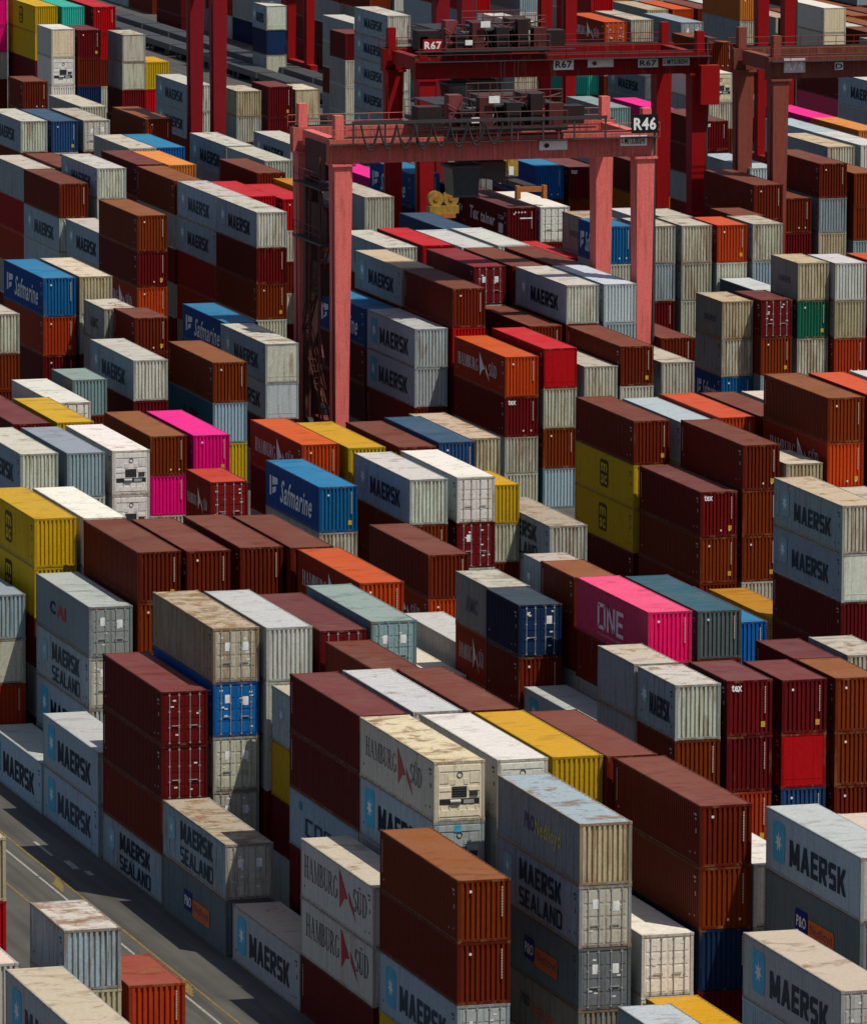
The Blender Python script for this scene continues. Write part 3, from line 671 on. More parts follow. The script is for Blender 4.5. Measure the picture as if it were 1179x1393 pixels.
# ------------------------------------------------------------------ gantry cranes
def crane(u0, v0, span, wb, H, paint, paint_far, idtext, id_style, label, trolley_x=None, signs=(), house=True, festoon=True, cab_=True):
    root = empty('gantry_crane', (u0, v0, 0)); tag(root, label, 'gantry crane', 'rubber tyred gantry cranes over the stacks')
    P = lambda nm, b, mat=CRANE_PAINT, par=None, c=None: obj(nm, b.mesh(nm, mat), par or root, None, c or paint)
    gh = 1.72
    for y in (0, wb):
        for x in (0, span):
            s = 1 if x == 0 else -1
            b = MB().frustum((x-.45, x+.45, y-.55, y+.55), (x-.66, x+.66, y-.80, y+.80), 1.7, H-gh)
            lg = P('leg', b, c=paint if y == 0 else paint_far)
            P('leg_rib', MB().box(x-s*.67-.012, x-s*.67+.012, y-.3, y+.3, 4, H-3), par=lg, c=paint_far)
            P('leg_flange', MB().box(x-.85, x+.85, y-.95, y+.95, H-gh-.16, H-gh), par=lg, c=paint_far)
            P('leg_head', MB().box(x-.32-.2*s, x+.32-.2*s, y-.4, y+.4, H+.002, H+1.7), c=paint)
            if True:
                if x == span and y == 0: P('cable_duct', MB().box(x+.70, x+.86, -.5, .5, 1.8, H+1.2), DARK)
    for x in (0, span):
        P('sill_beam', MB().box(x-.42, x+.42, -2.2, wb+2.2, .95, 1.72), c=paint_far)
        P('end_tie', MB().box(x-.35, x+.35, .82, wb-.82, H-1.2, H-.1), c=paint_far)
        for y in (-1.2, wb+1.2):
            bo = P('bogie', MB().box(x-.38, x+.38, y-1.3, y+1.3, .55, .94), c=paint_far)
            for dy in (-.75, .75): P('wheel', MB().cyl((x, y+dy, .62), 'x', .62, .5, 16), RUBBER, bo)
    for gi, y in enumerate((0, wb)):
        gc = paint if gi == 0 else paint_far
        g = P('girder', MB().box(-.95, span+.95, y-.45, y+.45, H-gh+.003, H), c=tuple(a*.72 for a in paint[:3])+(min(.9, paint[3]+.35),))
        P('trolley_rail', MB().box(-.9, span+.9, y-.06, y+.06, H, H+.12), DARK, g)
        for k in range(9): P('stiffener', MB().box(.9+k*(span-1.8)/8-.04, .9+k*(span-1.8)/8+.04, y-.475, y-.45, H-gh+.06, H-.05), par=g, c=gc)
        side = -1 if gi == 0 else 1
        wk = P('walkway', MB().box(-.9, span+.9, y+side*.5-.0 if side > 0 else y-1.25, y+1.25 if side > 0 else y-.5, H-.34, H-.28), DARK, g)
        rl = MB(); yy = y+side*1.2
        for z in (H+.25, H+.75): rl.tube([(-.9, yy, z), (span+.9, yy, z)], .03, 4)
        for k in range(17): x = -.9+k*(span+1.8)/16; rl.tube([(x, yy, H-.3), (x, yy, H+.78)], .03, 4)
        P('railing', rl, CRANE_PAINT, g, c=tuple(a*.6 for a in paint[:3])+(paint[3],))
    tx = trolley_x if trolley_x is not None else span*.55
    if festoon:
        # festoon cable: loops hanging from a runway beam above the near girder
        P('festoon_beam', MB().box(.4, span-3.2, -1.62, -1.44, H+1.15, H+1.38), DARK)
        for k in range(9): P('beam_post', MB().box(.5+k*(span-3.8)/8-.06, .5+k*(span-3.8)/8+.06, -1.57, -1.47, H-.3, H+1.15), DARK)
        n = 8
        for k in range(n):
            x0 = 1.0+k*(tx-1.5)/n; x1 = 1.0+(k+1)*(tx-1.5)/n
            for j in range(2):
                sag = 1.35+.18*j+rnd.uniform(0, .3)
                pts = [(x0+(x1-x0)*t, -1.68-.08*j, H+1.1-sag*4*t*(1-t)) for t in np.linspace(0, 1, 9)]
                P('festoon_cable', MB().tube(pts, .065, 5), RUBBER)
    # trolley: decks, winches, motor houses and the operator cab slung below
    tr = P('trolley', MB().box(tx-4.2, tx+4.6, -.9, wb+.9, H+.35, H+.66), DARK)
    for dx in (-3.8, 4.2):
        for y in (0, wb): P('trolley_wheel', MB().cyl((tx+dx, y, H+.34), 'y', .24, .2, 12), DARK, tr)
    for dx in (-2.6, .4, 2.9): P('winch_drum', MB().cyl((tx+dx, wb*.42, H+1.45), 'y', .62, 4.4, 14), DARK, tr)
    P('upper_deck', MB().box(tx-.9, tx+4.5, .1, wb*.62, H+2.02, H+2.12), DARK, tr)
    P('upper_deck', MB().box(tx-4.0, tx-1.6, wb*.35, wb*.95, H+1.9, H+2.0), DARK, tr)
    P('motor_house', MB().box(tx+.3, tx+3.9, wb*.66, wb*.98, H+.66, H+2.2), CRANE_PAINT, tr, c=(.06,.02,.02,.2))
    P('motor_house', MB().box(tx-3.9, tx-2.9, .3, 1.5, H+.66, H+2.9), CRANE_PAINT, tr, c=(.20,.05,.055,.3))
    P('motor_house', MB().box(tx+1.6, tx+3.4, .6, 2.6, H+2.12, H+2.9), CRANE_PAINT, tr, c=(.05,.03,.03,.2))
    for k, (x0, x1, y0, y1, z1) in enumerate(((-6.4,-4.6,-.4,1.2,1.5), (-1.9,-.9,-.6,.3,2.1), (.1,1.2,-.7,.1,1.7), (1.9,2.8,-.7,.0,2.3), (3.3,4.4,-.6,.4,1.6), (-3.4,-2.2,-.75,-.1,1.25), (4.7,6.2,.2,1.8,1.3))):
        P('control_cabinet', MB().box(tx+x0, tx+x1, y0, y1, H+.66, H+.66+z1), CRANE_PAINT, tr, c=((.03,.018,.018,.2), (.09,.025,.025,.2), (.022,.02,.022,.2))[k % 3])
    P('side_platform', MB().box(tx-6.8, tx+6.6, -1.3, -.92, H+.5, H+.58), DARK, tr)
    P('brake_disc', MB().cyl((tx-.9, .4, H+1.45), 'y', .38, .12, 14), STEEL, tr)
    P('transformer', MB().box(tx-2.3, tx-1.1, .5, 1.7, H+.66, H+1.9), CRANE_PAINT, tr, c=(.10,.10,.10,.2))
    for y, x0, x1, z in ((-.85, -4.2, 4.6, .66), (wb+.85, -4.2, 4.6, .66), (.1, -.9, 4.5, 2.12), (wb*.62, -.9, 4.5, 2.12)):
        rl = MB()
        for dz in (.55, 1.08): rl.tube([(tx+x0, y, H+z+dz), (tx+x1, y, H+z+dz)], .032, 4)
        n = round((x1-x0)/.9)
        for k in range(n+1): rl.tube([(tx+x0+k*(x1-x0)/n, y, H+z), (tx+x0+k*(x1-x0)/n, y, H+z+1.1)], .032, 4)
        P('trolley_railing', rl, CRANE_PAINT, tr, c=(.13,.05,.05,.2))
    for x in (-.8, 1.7, 4.4):
        for y in (.2, wb*.58): P('deck_post', MB().tube([(tx+x, y, H+.66), (tx+x, y, H+2.6)], .05, 5), CRANE_PAINT, tr, c=(.13,.05,.05,.2))
    for xa, za, xb, zb in ((-.8,.7,1.7,2.7), (1.7,2.7,4.4,.7), (-4,.7,-2.9,2.8), (-4.1,2.3,-1.5,.7), (1.7,2.2,4.4,2.9), (-.8,2.9,1.7,2.2)): P('brace', MB().tube([(tx+xa, .15, H+za), (tx+xb, .15, H+zb)], .06, 5), CRANE_PAINT, tr, c=(.16,.045,.05,.2))
    for k in range(9): x = -3.2+k*.8; P('loose_cable', MB().tube([(tx+x, -.3+.2*(k % 3), H+2.4), (tx+x+.25, -.5, H+1.4), (tx+x+.7, -.3, H+.7)], .045, 4), RUBBER, tr)
    P('lamp_panel', MB().box(tx-1.3, tx-.5, -.95, -.90, H+2.4, H+2.9), WHITE, tr)
    P('lamp_panel', MB().box(tx-2.6, tx-2.0, -.95, -.90, H+1.0, H+1.4), WHITE, tr)
    if cab_:
        cab = P('operator_cab', MB().frustum((tx-3.3, tx-1.5, .9, 3.0), (tx-3.5, tx-1.4, .7, 3.2), H-4.4, H-2.4), GLASS, tr)
        P('cab_roof', MB().box(tx-3.6, tx-1.3, .6, 3.3, H-2.398, H-2.2), DARK, cab)
        P('cab_frame', MB().box(tx-3.4, tx-1.45, .84, .895, H-4.5, H-4.3), DARK, cab)
        P('cab_hanger', MB().box(tx-2.9, tx-1.8, 1.5, 2.1, H-2.198, H+.35), DARK, cab)
        P('head_beam', MB().box(tx-1.0, tx+1.2, wb*.3, wb*.6, H-3.4, H-2.2), DARK, tr)
        rp = MB()
        for x in (-.6, -.2, 1.0, 1.4):
            for y in (wb*.34, wb*.56): rp.tube([(tx+x, y, H+.35), (tx+x, y, H-4.2)], .035, 4)
        P('hoist_rope', rp, RUBBER, tr)
    # electrical house and stair tower between the left legs
    if house:
        P('electrical_house', MB().box(-.55, 1.1, 1.5, wb-2.6, 17.2, 19.8), CRANE_PAINT, c=(.055,.016,.016,.2))
        P('electrical_house', MB().box(-.5, .9, 2.2, wb-2.0, H-3.2, H-.6), CRANE_PAINT, c=(.07,.02,.02,.2))
        P('platform', MB().box(-1.2, 1.2, 1.0, wb-1.2, 17.05, 17.19), DARK)
        P('platform', MB().box(-1.2, 1.2, 1.0, wb-1.2, 21.0, 21.12), DARK)
        P('cabinet', MB().box(-.5, .5, 2.0, 5.2, 1.74, 4.4), CRANE_PAINT, c=(.16,.015,.02,.2))
        P('cabinet', MB().box(-.7, .7, 5.6, 7.6, 1.74, 3.6), CRANE_PAINT, c=(.05,.05,.055,.2))
        st = MB()
        for (ya, za, yb, zb) in ((1.0, 4.5, 6.5, 10.5), (6.5, 10.5, 1.2, 17.0)):
            for dx in (-.95, -.45): st.tube([(dx, ya, za), (dx, yb, zb)], .07, 4); st.tube([(dx, ya, za+1), (dx, yb, zb+1)], .03, 4)
            for k in range(16): t = k/15; st.box(-.95, -.45, ya+(yb-ya)*t-.12, ya+(yb-ya)*t+.12, za+(zb-za)*t-.02, za+(zb-za)*t+.02)
        P('stair', st, CRANE_PAINT, c=(.09,.03,.025,.3))
        pr = MB()
        for z in (17.2, 21.12):
            for k in range(6): pr.tube([(-1.15, 1.1+k*(wb-2.4)/5, z), (-1.15, 1.1+k*(wb-2.4)/5, z+1.05)], .03, 4)
            pr.tube([(-1.15, 1.1, z+1.05), (-1.15, wb-1.3, z+1.05)], .03, 4); pr.tube([(-1.15, 1.1, z+.55), (-1.15, wb-1.3, z+.55)], .03, 4)
        P('platform_railing', pr, CRANE_PAINT, c=(.10,.03,.03,.3))
        P('cable_tray', MB().box(.05, .55, wb-1.9, wb-1.2, 2.0, H-2.0), CRANE_PAINT, c=(.07,.03,.028,.3))
        P('cable_tray', MB().box(-.62, -.30, wb-2.6, wb-2.0, 2.0, H-3.4), CRANE_PAINT, c=(.09,.035,.03,.3))
        for k, (xx, yy) in enumerate(((-.9, 2.2), (.9, 2.8), (-.9, 4.8), (.85, 5.4), (.2, 6.2))): P('pipe', MB().tube([(xx, yy, 1.8), (xx, yy, H-1.5-1.2*(k % 3))], .085, 6), CRANE_PAINT, c=(.12,.04,.035,.3))
        for k in range(5): P('tie_bar', MB().tube([(-.9, 1.0, 5+3.6*k), (.9, wb-1.0, 6.5+3.6*k)], .07, 5), CRANE_PAINT, c=(.14,.04,.035,.3))
        P('cabinet', MB().box(-.6, .8, 3.0, 5.0, 13.2, 15.6), CRANE_PAINT, c=(.04,.02,.02,.2))
        P('cable_reel', MB().cyl((-.95, wb*.5, 3.0), 'x', 1.3, .35, 20), DARK)
        P('cable', MB().tube([(.75, .3, H-4.5), (.9, 1.2, 12), (.6, .2, 4)], .05, 5), RUBBER)
    # number board and sign plates
    def board(x0, x1, z0, z1, y, bcol, text, tcol, mark=False, nm='number_board'):
        bd = P(nm, MB().box(x0, x1, y-.06, y, z0, z1), CRANE_PAINT, c=bcol+(.05,)) if bcol else None
        if not text:
            obj('emblem', as_mesh('emblem', [(x0+.15*(x1-x0)+(x1-x0)*.2*a, y-.07, z0+(z1-z0)*(.2+.6*c)) for a, c in ((0,.5),(.4,0),(1,.2),(1,.8),(.4,1))], [(0,1,2,3,4)]), bd, None, tcol+(1,))
            return
        V, F = font_mesh(text, .03, 0); k = .16 if mark else .08
        w, h = x1-x0, z1-z0
        V = [(x0+w*(k+a*(.92-k)), y-.07, z0+h*(.16+c*.68)) for a, c in V]
        obj('lettering', as_mesh('lettering', V, F), bd or root, None, tcol+(1,))
        if mark:
            V, F = [], []
            for cx, cz in ((.07, .62), (.045, .36), (.095, .36)):
                n = len(V); V += [(x0+w*(cx-.025), y-.07, z0+h*cz), (x0+w*cx, y-.07, z0+h*(cz-.15)), (x0+w*(cx+.025), y-.07, z0+h*cz), (x0+w*cx, y-.07, z0+h*(cz+.15))]; F.append((n, n+1, n+2, n+3))
            obj('logo', as_mesh('logo', V, F), bd or root, None, (.5,.02,.02,1))
    for s in signs: board(*s)
    return root
R46 = crane(140.15, 487.0, 22.55, 9.5, 24.8, (.74,.165,.145,.40), (.74,.165,.145,.40), 'R46', 0,
      'weathered pink red gantry crane in the middle with a black number board', 12.0,
      signs=[(21.2, 23.2, 24.85, 26.2, -1.5, (.012,.012,.012), 'R46', (.8,.8,.78)), (20.7, 22.7, 23.85, 24.6, -.48, (.8,.8,.78), 'MITSUBISHI', (.03,.03,.03), True, 'sign'),
             (14.6, 16.7, 23.7, 24.35, -.48, (.75,.75,.72), '', (.04,.04,.04), False, 'sign')])
R67 = crane(165.9, 552.0, 23.1, 9.0, 24.6, (.27,.005,.007,.12), (.27,.005,.007,.12), 'R67', 0,
      'deep red gantry crane behind the pink one with its white number on top', 5.7,
      signs=[(10.7, 12.4, 23.40, 24.30, -.48, (.8,.8,.78), 'R67', (.05,.05,.05), False, 'sign'), (17.9, 19.6, 23.45, 24.15, -.48, (.6,.6,.58), 'R67', (.05,.03,.03)),
             (13.6, 15.8, 23.55, 24.20, -.48, (.7,.66,.62), '', (.2,.05,.05), False, 'sign'), (20.0, 22.3, 23.55, 24.15, -.48, (.6,.6,.58), 'MITSUBISHI', (.03,.03,.03), True, 'sign'),
             (-.35, 1.35, 25.1, 26.1, -.5, (.27,.005,.007), 'R67', (.8,.78,.76))], house=False, festoon=False)
obj('electrical_house', MB().box(22.9, 24.5, -1.75, -.85, 20.4, 23.6).mesh('electrical_house', CRANE_PAINT), R67, None, (.30,.006,.008,.12))
obj('cabinet_bracket', MB().box(23.3, 24.0, -.848, -.70, 20.6, 23.4).mesh('cabinet_bracket', CRANE_PAINT), R67, None, (.20,.006,.008,.12))
R74 = crane(190.7, 537.0, 22.9, 8.4, 25.4, (.23,.06,.042,.3), (.23,.06,.042,.3), 'R74', 0,
      'brownish red gantry crane at the right edge with a white number', 17.0,
      signs=[(.3, 2.1, 24.15, 25.3, -.48, (.60,.52,.52), 'R74', (.85,.82,.8)), (4.6, 5.3, 24.3, 24.9, -.48, (.7,.7,.68), 'D', (.05,.05,.05), False, 'sign'),
             (9.6, 10.2, 24.3, 24.9, -.48, (.7,.7,.68), 'D', (.05,.05,.05), False, 'sign')], house=False, festoon=False)
CX = crane(165.9, 616.0, 23.1, 8.0, 27.0, (.22,.010,.016,.1), (.22,.010,.016,.1), '', 0,
      'dark red gantry crane at the upper left, only its two left legs in view', 15.0,
      signs=[(3.0, 5.4, 25.75, 26.5, -.48, (.75,.72,.70), '', (.1,.03,.03), False, 'sign')], house=False, festoon=False, cab_=False)
CY = crane(226.4, 800.0, 23.1, 8.0, 28.5, (.30,.006,.008,.1), (.30,.006,.008,.1), '', 0,
      'bright red gantry crane far back on the quay, cut off by the top edge', 11.0, house=False, festoon=False, cab_=False)
CZ = crane(219.2, 679.5, 23.1, 8.0, 28.0, (.27,.005,.007,.1), (.27,.005,.007,.1), '', 0,
      'deep red gantry crane seen through the frame of the numbered red crane', 16.0, house=False, festoon=False, cab_=False)
# ------------------------------------------------------------------ the yard: livery, end, across, along, length, base, height, label
YARD = [
('mx','c',69.66,283.17,6.06,10.36,2.591,'short mottled roofed pale grey container, at bottom far left of the photo'),
('hr','c',72.52,283.58,6.06,7.77,2.591,'short rusty red container, on top of its stack, above the cream roofed starred grey one'),
('Mc','d',66.92,270.00,12.19,8.77,2.924,'cream roofed starred grey container, on top of its stack, left of the beige one'),
('Mc','d',99.31,270.62,12.19,8.46,2.820,'cream roofed starred grey container, on top of its stack, right of the dark navy one'),
('M','c',104.80,283.34,12.19,11.28,2.820,'pale grey starred container, on top of its stack, right of the dark grey one'),
('po','c',104.80,283.34,12.19,8.46,2.820,'dark grey with blue and orange print container, at bottom far right of the photo'),
('tw','c',95.85,283.20,6.06,4.58,2.292,'short pale teal white container, on top of its stack, right of the orange-printed grey one'),
('yl','c',99.33,283.66,12.19,2.82,2.820,'plain yellow container, on top of its stack, right of the pale teal white one'),
('bo','c',90.78,296.49,12.19,8.46,2.820,'orange brown container, on top of its stack, left of the grey two-line lettered one'),
('br','c',90.78,296.49,12.19,5.64,2.820,'reddish brown container, second from the top of its stack, right of the white one'),
('M','d',90.78,296.49,12.19,2.82,2.820,'pale grey starred container, third from the top of its stack, right of the white one'),
('py','c',96.25,296.01,12.19,10.82,2.820,'grey with purple and yellow print container, at lower right of the photo'),
('Ms','d',96.25,296.01,12.19,8.00,2.820,'grey two-line lettered container, second from the top of its stack, left of the white one'),
('po','d',96.25,296.01,12.19,5.18,2.820,'dark grey container, third from the top of its stack, right of the orange-printed grey one'),
('pr','c',96.25,296.01,12.19,2.59,2.591,'dull grey with orange print container, at bottom right of the photo'),
('wr','d',99.17,295.97,12.19,5.64,2.820,'white container with bar locked doors, on top of its stack, below the dark navy one'),
('br','c',101.96,296.29,12.19,11.28,2.820,'reddish brown container, on top of its stack, left of the rusty red one'),
('bo','c',101.96,296.29,12.19,8.46,2.820,'orange brown container, second from the top of its stack, left of the white one'),
('nv','c',101.96,296.29,12.19,5.64,2.820,'dark navy container, third from the top of its stack, right of the white one'),
('wr','c',104.53,296.32,12.19,8.46,2.820,'white container, on top of its stack, right of the orange brown one'),
('hw','p',90.64,309.28,12.19,5.64,2.820,'white container, on top of its stack, right of the white one'),
('hw','p',90.64,309.28,12.19,2.82,2.820,'white container, second from the top of its stack, right of the dark maroon one'),
('dr','c',90.64,309.28,12.19,-0.00,2.820,'dark maroon container, third from the top of its stack, left of the white one'),
('hu','r',93.63,309.60,12.19,11.28,2.820,'rust stained white container, on top of its stack, right of the dark maroon one'),
('M','r',93.63,309.60,12.19,8.46,2.820,'pale grey starred container, second from the top of its stack, above the orange brown one'),
('wr','r',96.59,309.36,12.19,11.28,2.820,'white container refrigerated with cooling unit, on top of its stack, below the plain yellow one'),
('yl','c',99.24,309.34,12.19,11.28,2.820,'plain yellow container, on top of its stack, right of the white one'),
('br','c',101.74,308.90,12.19,11.28,2.820,'reddish brown container, on top of its stack, below the pale grey starred one'),
('Mc','c',90.63,321.60,12.19,0.00,2.820,'cream roofed starred grey container, alone on the ground, right of the dark grey one'),
('dr','c',93.66,322.07,12.19,11.28,2.820,'dark maroon container, on top of its stack, right of the faded-star grey one'),
('dr','c',93.66,322.07,12.19,8.46,2.820,'dark maroon container, right of the grey blue lettered one, under the dark maroon one'),
('co','c',93.66,322.07,12.19,5.64,2.820,'grey blue with dark lettering container, right of the dark maroon one, above the white one'),
('wg','c',96.42,322.28,12.19,11.28,2.820,'light grey container, on top of its stack, right of the dark maroon one'),
('br','c',99.12,322.02,12.19,11.28,2.820,'reddish brown container, on top of its stack, right of the light grey one'),
('Ms','d',90.47,334.52,12.19,2.82,2.820,'grey two-line lettered container, on top of its stack, right of the reddish brown one'),
('po','c',90.47,334.52,12.19,0.00,2.820,'dark grey with blue and orange print container, at bottom left of the photo'),
('mh','c',96.22,334.59,12.19,8.46,2.820,'grey with faded star container, on top of its stack, right of the weathered grey one'),
('yl','c',96.22,334.59,12.19,5.64,2.820,'plain yellow container, second from the top of its stack, right of the weathered grey one'),
('dr','c',96.22,334.59,12.19,2.82,2.820,'dark maroon container, third from the top of its stack, right of the reddish brown one'),
('br','c',99.04,334.58,12.19,10.59,2.820,'reddish brown container, on top of its stack, right of the dark maroon one'),
('dr','d',90.61,347.51,12.19,8.23,2.820,'dark maroon container, on top of its stack, right of the grey two-line lettered one'),
('dr','d',90.61,347.51,12.19,5.41,2.820,'dark maroon container, second from the top of its stack, directly on the reddish brown one'),
('br','c',90.61,347.51,12.19,2.59,2.820,'reddish brown container, third from the top of its stack, under the dark maroon one'),
('Ms','c',90.61,347.51,12.19,-0.00,2.591,'grey with two lines of dark lettering container, at bottom far left of the photo'),
('gd','d',93.47,348.06,12.19,11.28,2.820,'rust streaked grey container with bar locked doors, at lower left of the photo'),
('bl','d',93.47,348.06,12.19,8.46,2.820,'bright blue container with bar locked doors, at lower left of the photo'),
('mg','d',93.47,348.06,12.19,5.64,2.820,'weathered grey container, third from the top of its stack, right of the dark maroon one'),
('mg','d',93.47,348.06,12.19,2.82,2.820,'weathered grey container, fourth from the top of its stack, left of the reddish brown one'),
('wg','c',96.15,347.57,12.19,11.28,2.820,'light grey container, on top of its stack, right of the rust streaked grey one'),
('dr','d',98.93,347.26,12.19,11.05,2.820,'dark maroon container with bar locked doors, at lower left of the photo'),
('tl','d',101.85,348.04,12.19,11.28,2.820,'teal grey container with bar locked doors, at lower centre of the photo'),
('M','c',90.50,360.32,12.19,2.82,2.820,'pale grey starred container, on top of its stack, right of the pale grey starred one'),
('M','c',90.50,360.32,12.19,0.00,2.820,'pale grey starred container at lower far left, third from left of its kind there'),
('ho','c',104.75,360.10,12.19,11.28,2.820,'orange red container, on top of its stack, right of the reddish brown one'),
('M','c',90.45,372.68,12.19,0.00,2.820,'pale grey starred container, alone on the ground, right of the rusty red one'),
('ca','d',93.18,372.90,12.19,8.46,2.820,'navy and red lettered grey container, on top of its stack, below the orange brown one'),
('Ms','d',93.18,372.90,12.19,5.64,2.820,'grey two-line lettered container, right of the reddish brown one, left of the dark maroon one'),
('M','c',93.18,372.90,12.19,2.82,2.820,'pale grey starred container, right of the weathered grey one, under the grey two-line lettered one'),
('br','c',96.04,373.40,12.19,11.28,2.820,'reddish brown container, on top of its stack, right of the white one'),
('bo','c',96.04,373.40,12.19,8.46,2.820,'orange brown container, left of the rust streaked grey one, under the reddish brown one'),
('br','c',98.71,373.02,12.19,11.28,2.820,'reddish brown container at middle left, leftmost of its kind there'),
('br','c',101.84,373.54,12.19,11.28,2.820,'reddish brown container at middle left, second from left of its kind there'),
('br','c',104.51,372.82,12.19,11.28,2.820,'reddish brown container, right of the reddish brown one, left of the orange red one'),
('gb','c',90.18,385.30,12.19,7.57,2.523,'blue grey container, on top of its stack, left of the yellow emblem one'),
('mg','p',90.18,385.30,12.19,5.05,2.523,'weathered grey container, second from the top of its stack, under the blue grey one'),
('hr','c',90.18,385.30,12.19,2.52,2.523,'rusty red container, third from the top of its stack, right of the weathered grey one'),
('ms','c',93.49,386.73,12.19,11.28,2.820,'yellow with dark emblem panel container, right of the yellow emblem one, below the white one'),
('ms','c',93.49,386.73,12.19,8.46,2.820,'yellow emblem container, second from the top of its stack, right of the blue grey one'),
('wr','d',96.21,386.16,12.19,11.28,2.820,'white container with bar locked doors, on top of its stack, below the blue grey one'),
('mt','c',115.60,340.00,6.06,8.63,2.877,'short grey with faded star and dark lettering container, at lower right of the photo'),
('bo','c',115.60,340.00,6.06,5.75,2.877,'short orange brown container, second from the top of its stack, under the grey lettered one'),
('mg','c',115.45,346.20,6.06,8.68,2.894,'short weathered grey container, on top of its stack, right of the reddish brown one'),
('mg','c',115.45,346.20,6.06,5.79,2.894,'short weathered grey container, second from the top of its stack, above the reddish brown one'),
('tx','c',118.39,340.00,6.06,8.70,2.900,'short white-lettered maroon container, on top of its stack, right of the grey lettered one'),
('dr','c',118.39,340.00,6.06,5.80,2.900,'short dark maroon container, second from the top of its stack, under the white-lettered maroon one'),
('hr','c',118.39,340.00,6.06,2.90,2.900,'short rusty red container, third from the top of its stack, under the dark maroon one'),
('dr','c',121.77,341.19,6.06,8.46,2.820,'short dark maroon container, on top of its stack, right of the white-lettered maroon one'),
('rd','p',121.77,341.19,6.06,5.64,2.820,'short bright red container, second from the top of its stack, under the dark maroon one'),
('nb','c',121.77,341.19,6.06,2.82,2.820,'short dull dark blue container, right of the rusty red one, under the bright red one'),
('bo','c',124.62,341.03,6.06,8.46,2.820,'short orange brown container, on top of its stack, right of the dark maroon one'),
('bo','c',124.62,341.03,6.06,5.64,2.820,'short orange brown container, second from the top of its stack, under the orange brown one'),
('br','c',124.62,341.03,6.06,2.82,2.820,'short reddish brown container, third from the top of its stack, under the orange brown one'),
('dr','c',124.57,347.21,6.06,8.46,2.820,'short dark maroon container, on top of its stack, right of the bright blue one'),
('mg','c',127.62,347.44,6.06,8.46,2.820,'short weathered grey container, on top of its stack, right of the dark maroon one'),
('on','c',118.25,352.35,12.19,10.36,2.820,'pink with big white letters container, on top of its stack, below the slate blue one'),
('br','c',118.25,352.35,12.19,7.77,2.591,'reddish brown container, second from the top of its stack, right of the reddish brown one'),
('sl','c',121.34,353.32,12.19,10.36,2.591,'slate grey blue roofed container, on top of its stack, right of the pink lettered one'),
('M','c',115.75,353.76,12.19,4.69,2.346,'pale grey with blue star panel and dark lettering container, at lower right of the photo'),
('bl','c',126.17,362.88,12.19,7.77,2.820,'bright blue container, on top of its stack, right of the slate blue one'),
('bo','c',118.53,365.80,6.06,10.36,2.591,'short orange brown container, on top of its stack, right of the faded-star grey one'),
('mh','c',119.51,372.00,6.06,9.89,2.473,'short grey with faded star container, on top of its stack, above the orange brown one'),
('nv','d',115.48,366.07,6.06,8.63,2.876,'short dark navy container with bar locked doors, at lower right of the photo'),
('br','c',115.48,366.07,6.06,5.75,2.876,'short reddish brown container, second from the top of its stack, under the dark navy one'),
('ma','c',115.62,372.25,6.06,8.64,2.880,'short grey with short dark lettering container, at middle centre of the photo'),
('ho','c',115.62,372.25,6.06,5.76,2.880,'short orange red with white lettering and sail emblem container, at lower centre of the photo'),
('br','c',117.90,391.15,12.19,7.77,2.591,'reddish brown container, on top of its stack, right of the orange brown one'),
('ho','c',117.90,391.15,12.19,5.18,2.591,'orange red container, second from the top of its stack, right of the orange red one'),
('wg','c',116.20,378.42,12.19,4.76,2.378,'light grey container, on top of its stack, right of the teal grey one'),
('Ms','c',132.70,414.54,12.19,5.18,2.820,'grey with two lines of dark lettering container, at middle right of the photo'),
('sf','c',118.31,415.63,12.19,8.00,2.820,'blue with slanted white lettering container, at middle left of the photo'),
('mg','c',118.31,415.63,12.19,5.18,2.820,'weathered grey container, second from the top of its stack, right of the reddish brown one'),
('mt','c',124.07,415.70,12.19,8.23,2.820,'grey with faded star and dark lettering container, at middle centre of the photo'),
('bo','c',124.07,415.70,12.19,5.41,2.820,'orange brown container, second from the top of its stack, right of the blue lettered one'),
('wr','d',127.15,415.84,12.19,8.23,2.820,'white container with bar locked doors, on top of its stack, above the grey lettered one'),
('dr','d',127.15,415.84,12.19,5.41,2.820,'dark maroon container with bar locked doors, at middle centre of the photo'),
('ho','c',120.98,429.00,12.19,8.63,2.878,'orange red with white lettering and sail emblem container, at middle left of the photo'),
('yl','c',123.84,428.42,12.19,8.46,2.820,'plain yellow container, on top of its stack, right of the orange red one'),
('br','c',127.49,429.49,12.19,8.23,2.820,'reddish brown container, on top of its stack, left of the dull dark blue one'),
('nb','c',130.06,429.36,12.19,8.46,2.820,'dull dark blue container, on top of its stack, right of the reddish brown one'),
('mr','c',132.56,432.17,12.19,8.23,2.820,'rusty grey container, on top of its stack, right of the dull dark blue one'),
('yl','c',130.20,420.50,6.06,7.34,2.446,'short plain yellow container, on top of its stack, right of the white one'),
('mg','c',130.20,420.50,6.06,4.89,2.446,'short weathered grey container, second from the top of its stack, under the plain yellow one'),
('mt','c',103.34,431.08,12.19,8.46,2.820,'grey with faded star and dark lettering container, at middle far left of the photo'),
('gb','c',106.25,430.73,12.19,8.46,2.820,'blue grey container, on top of its stack, right of the grey lettered one'),
('wr','r',109.21,430.99,12.19,8.46,2.820,'white container refrigerated with cooling unit, on top of its stack, below the orange brown one'),
('wr','r',109.21,430.99,12.19,5.64,2.820,'white container refrigerated with cooling unit, right of the white one, under the white one'),
('bo','c',114.81,443.05,12.19,7.77,2.591,'orange brown container, on top of its stack, right of the white one'),
('pk','c',114.81,443.05,12.19,5.18,2.591,'plain pink container, second from the top of its stack, right of the white one'),
('pk','c',117.60,442.76,12.19,7.77,2.591,'plain pink container, on top of its stack, right of the orange brown one'),
('hs','d',115.59,431.00,6.06,6.04,3.021,'short red with white lettering container with bar locked doors, at middle left of the photo'),
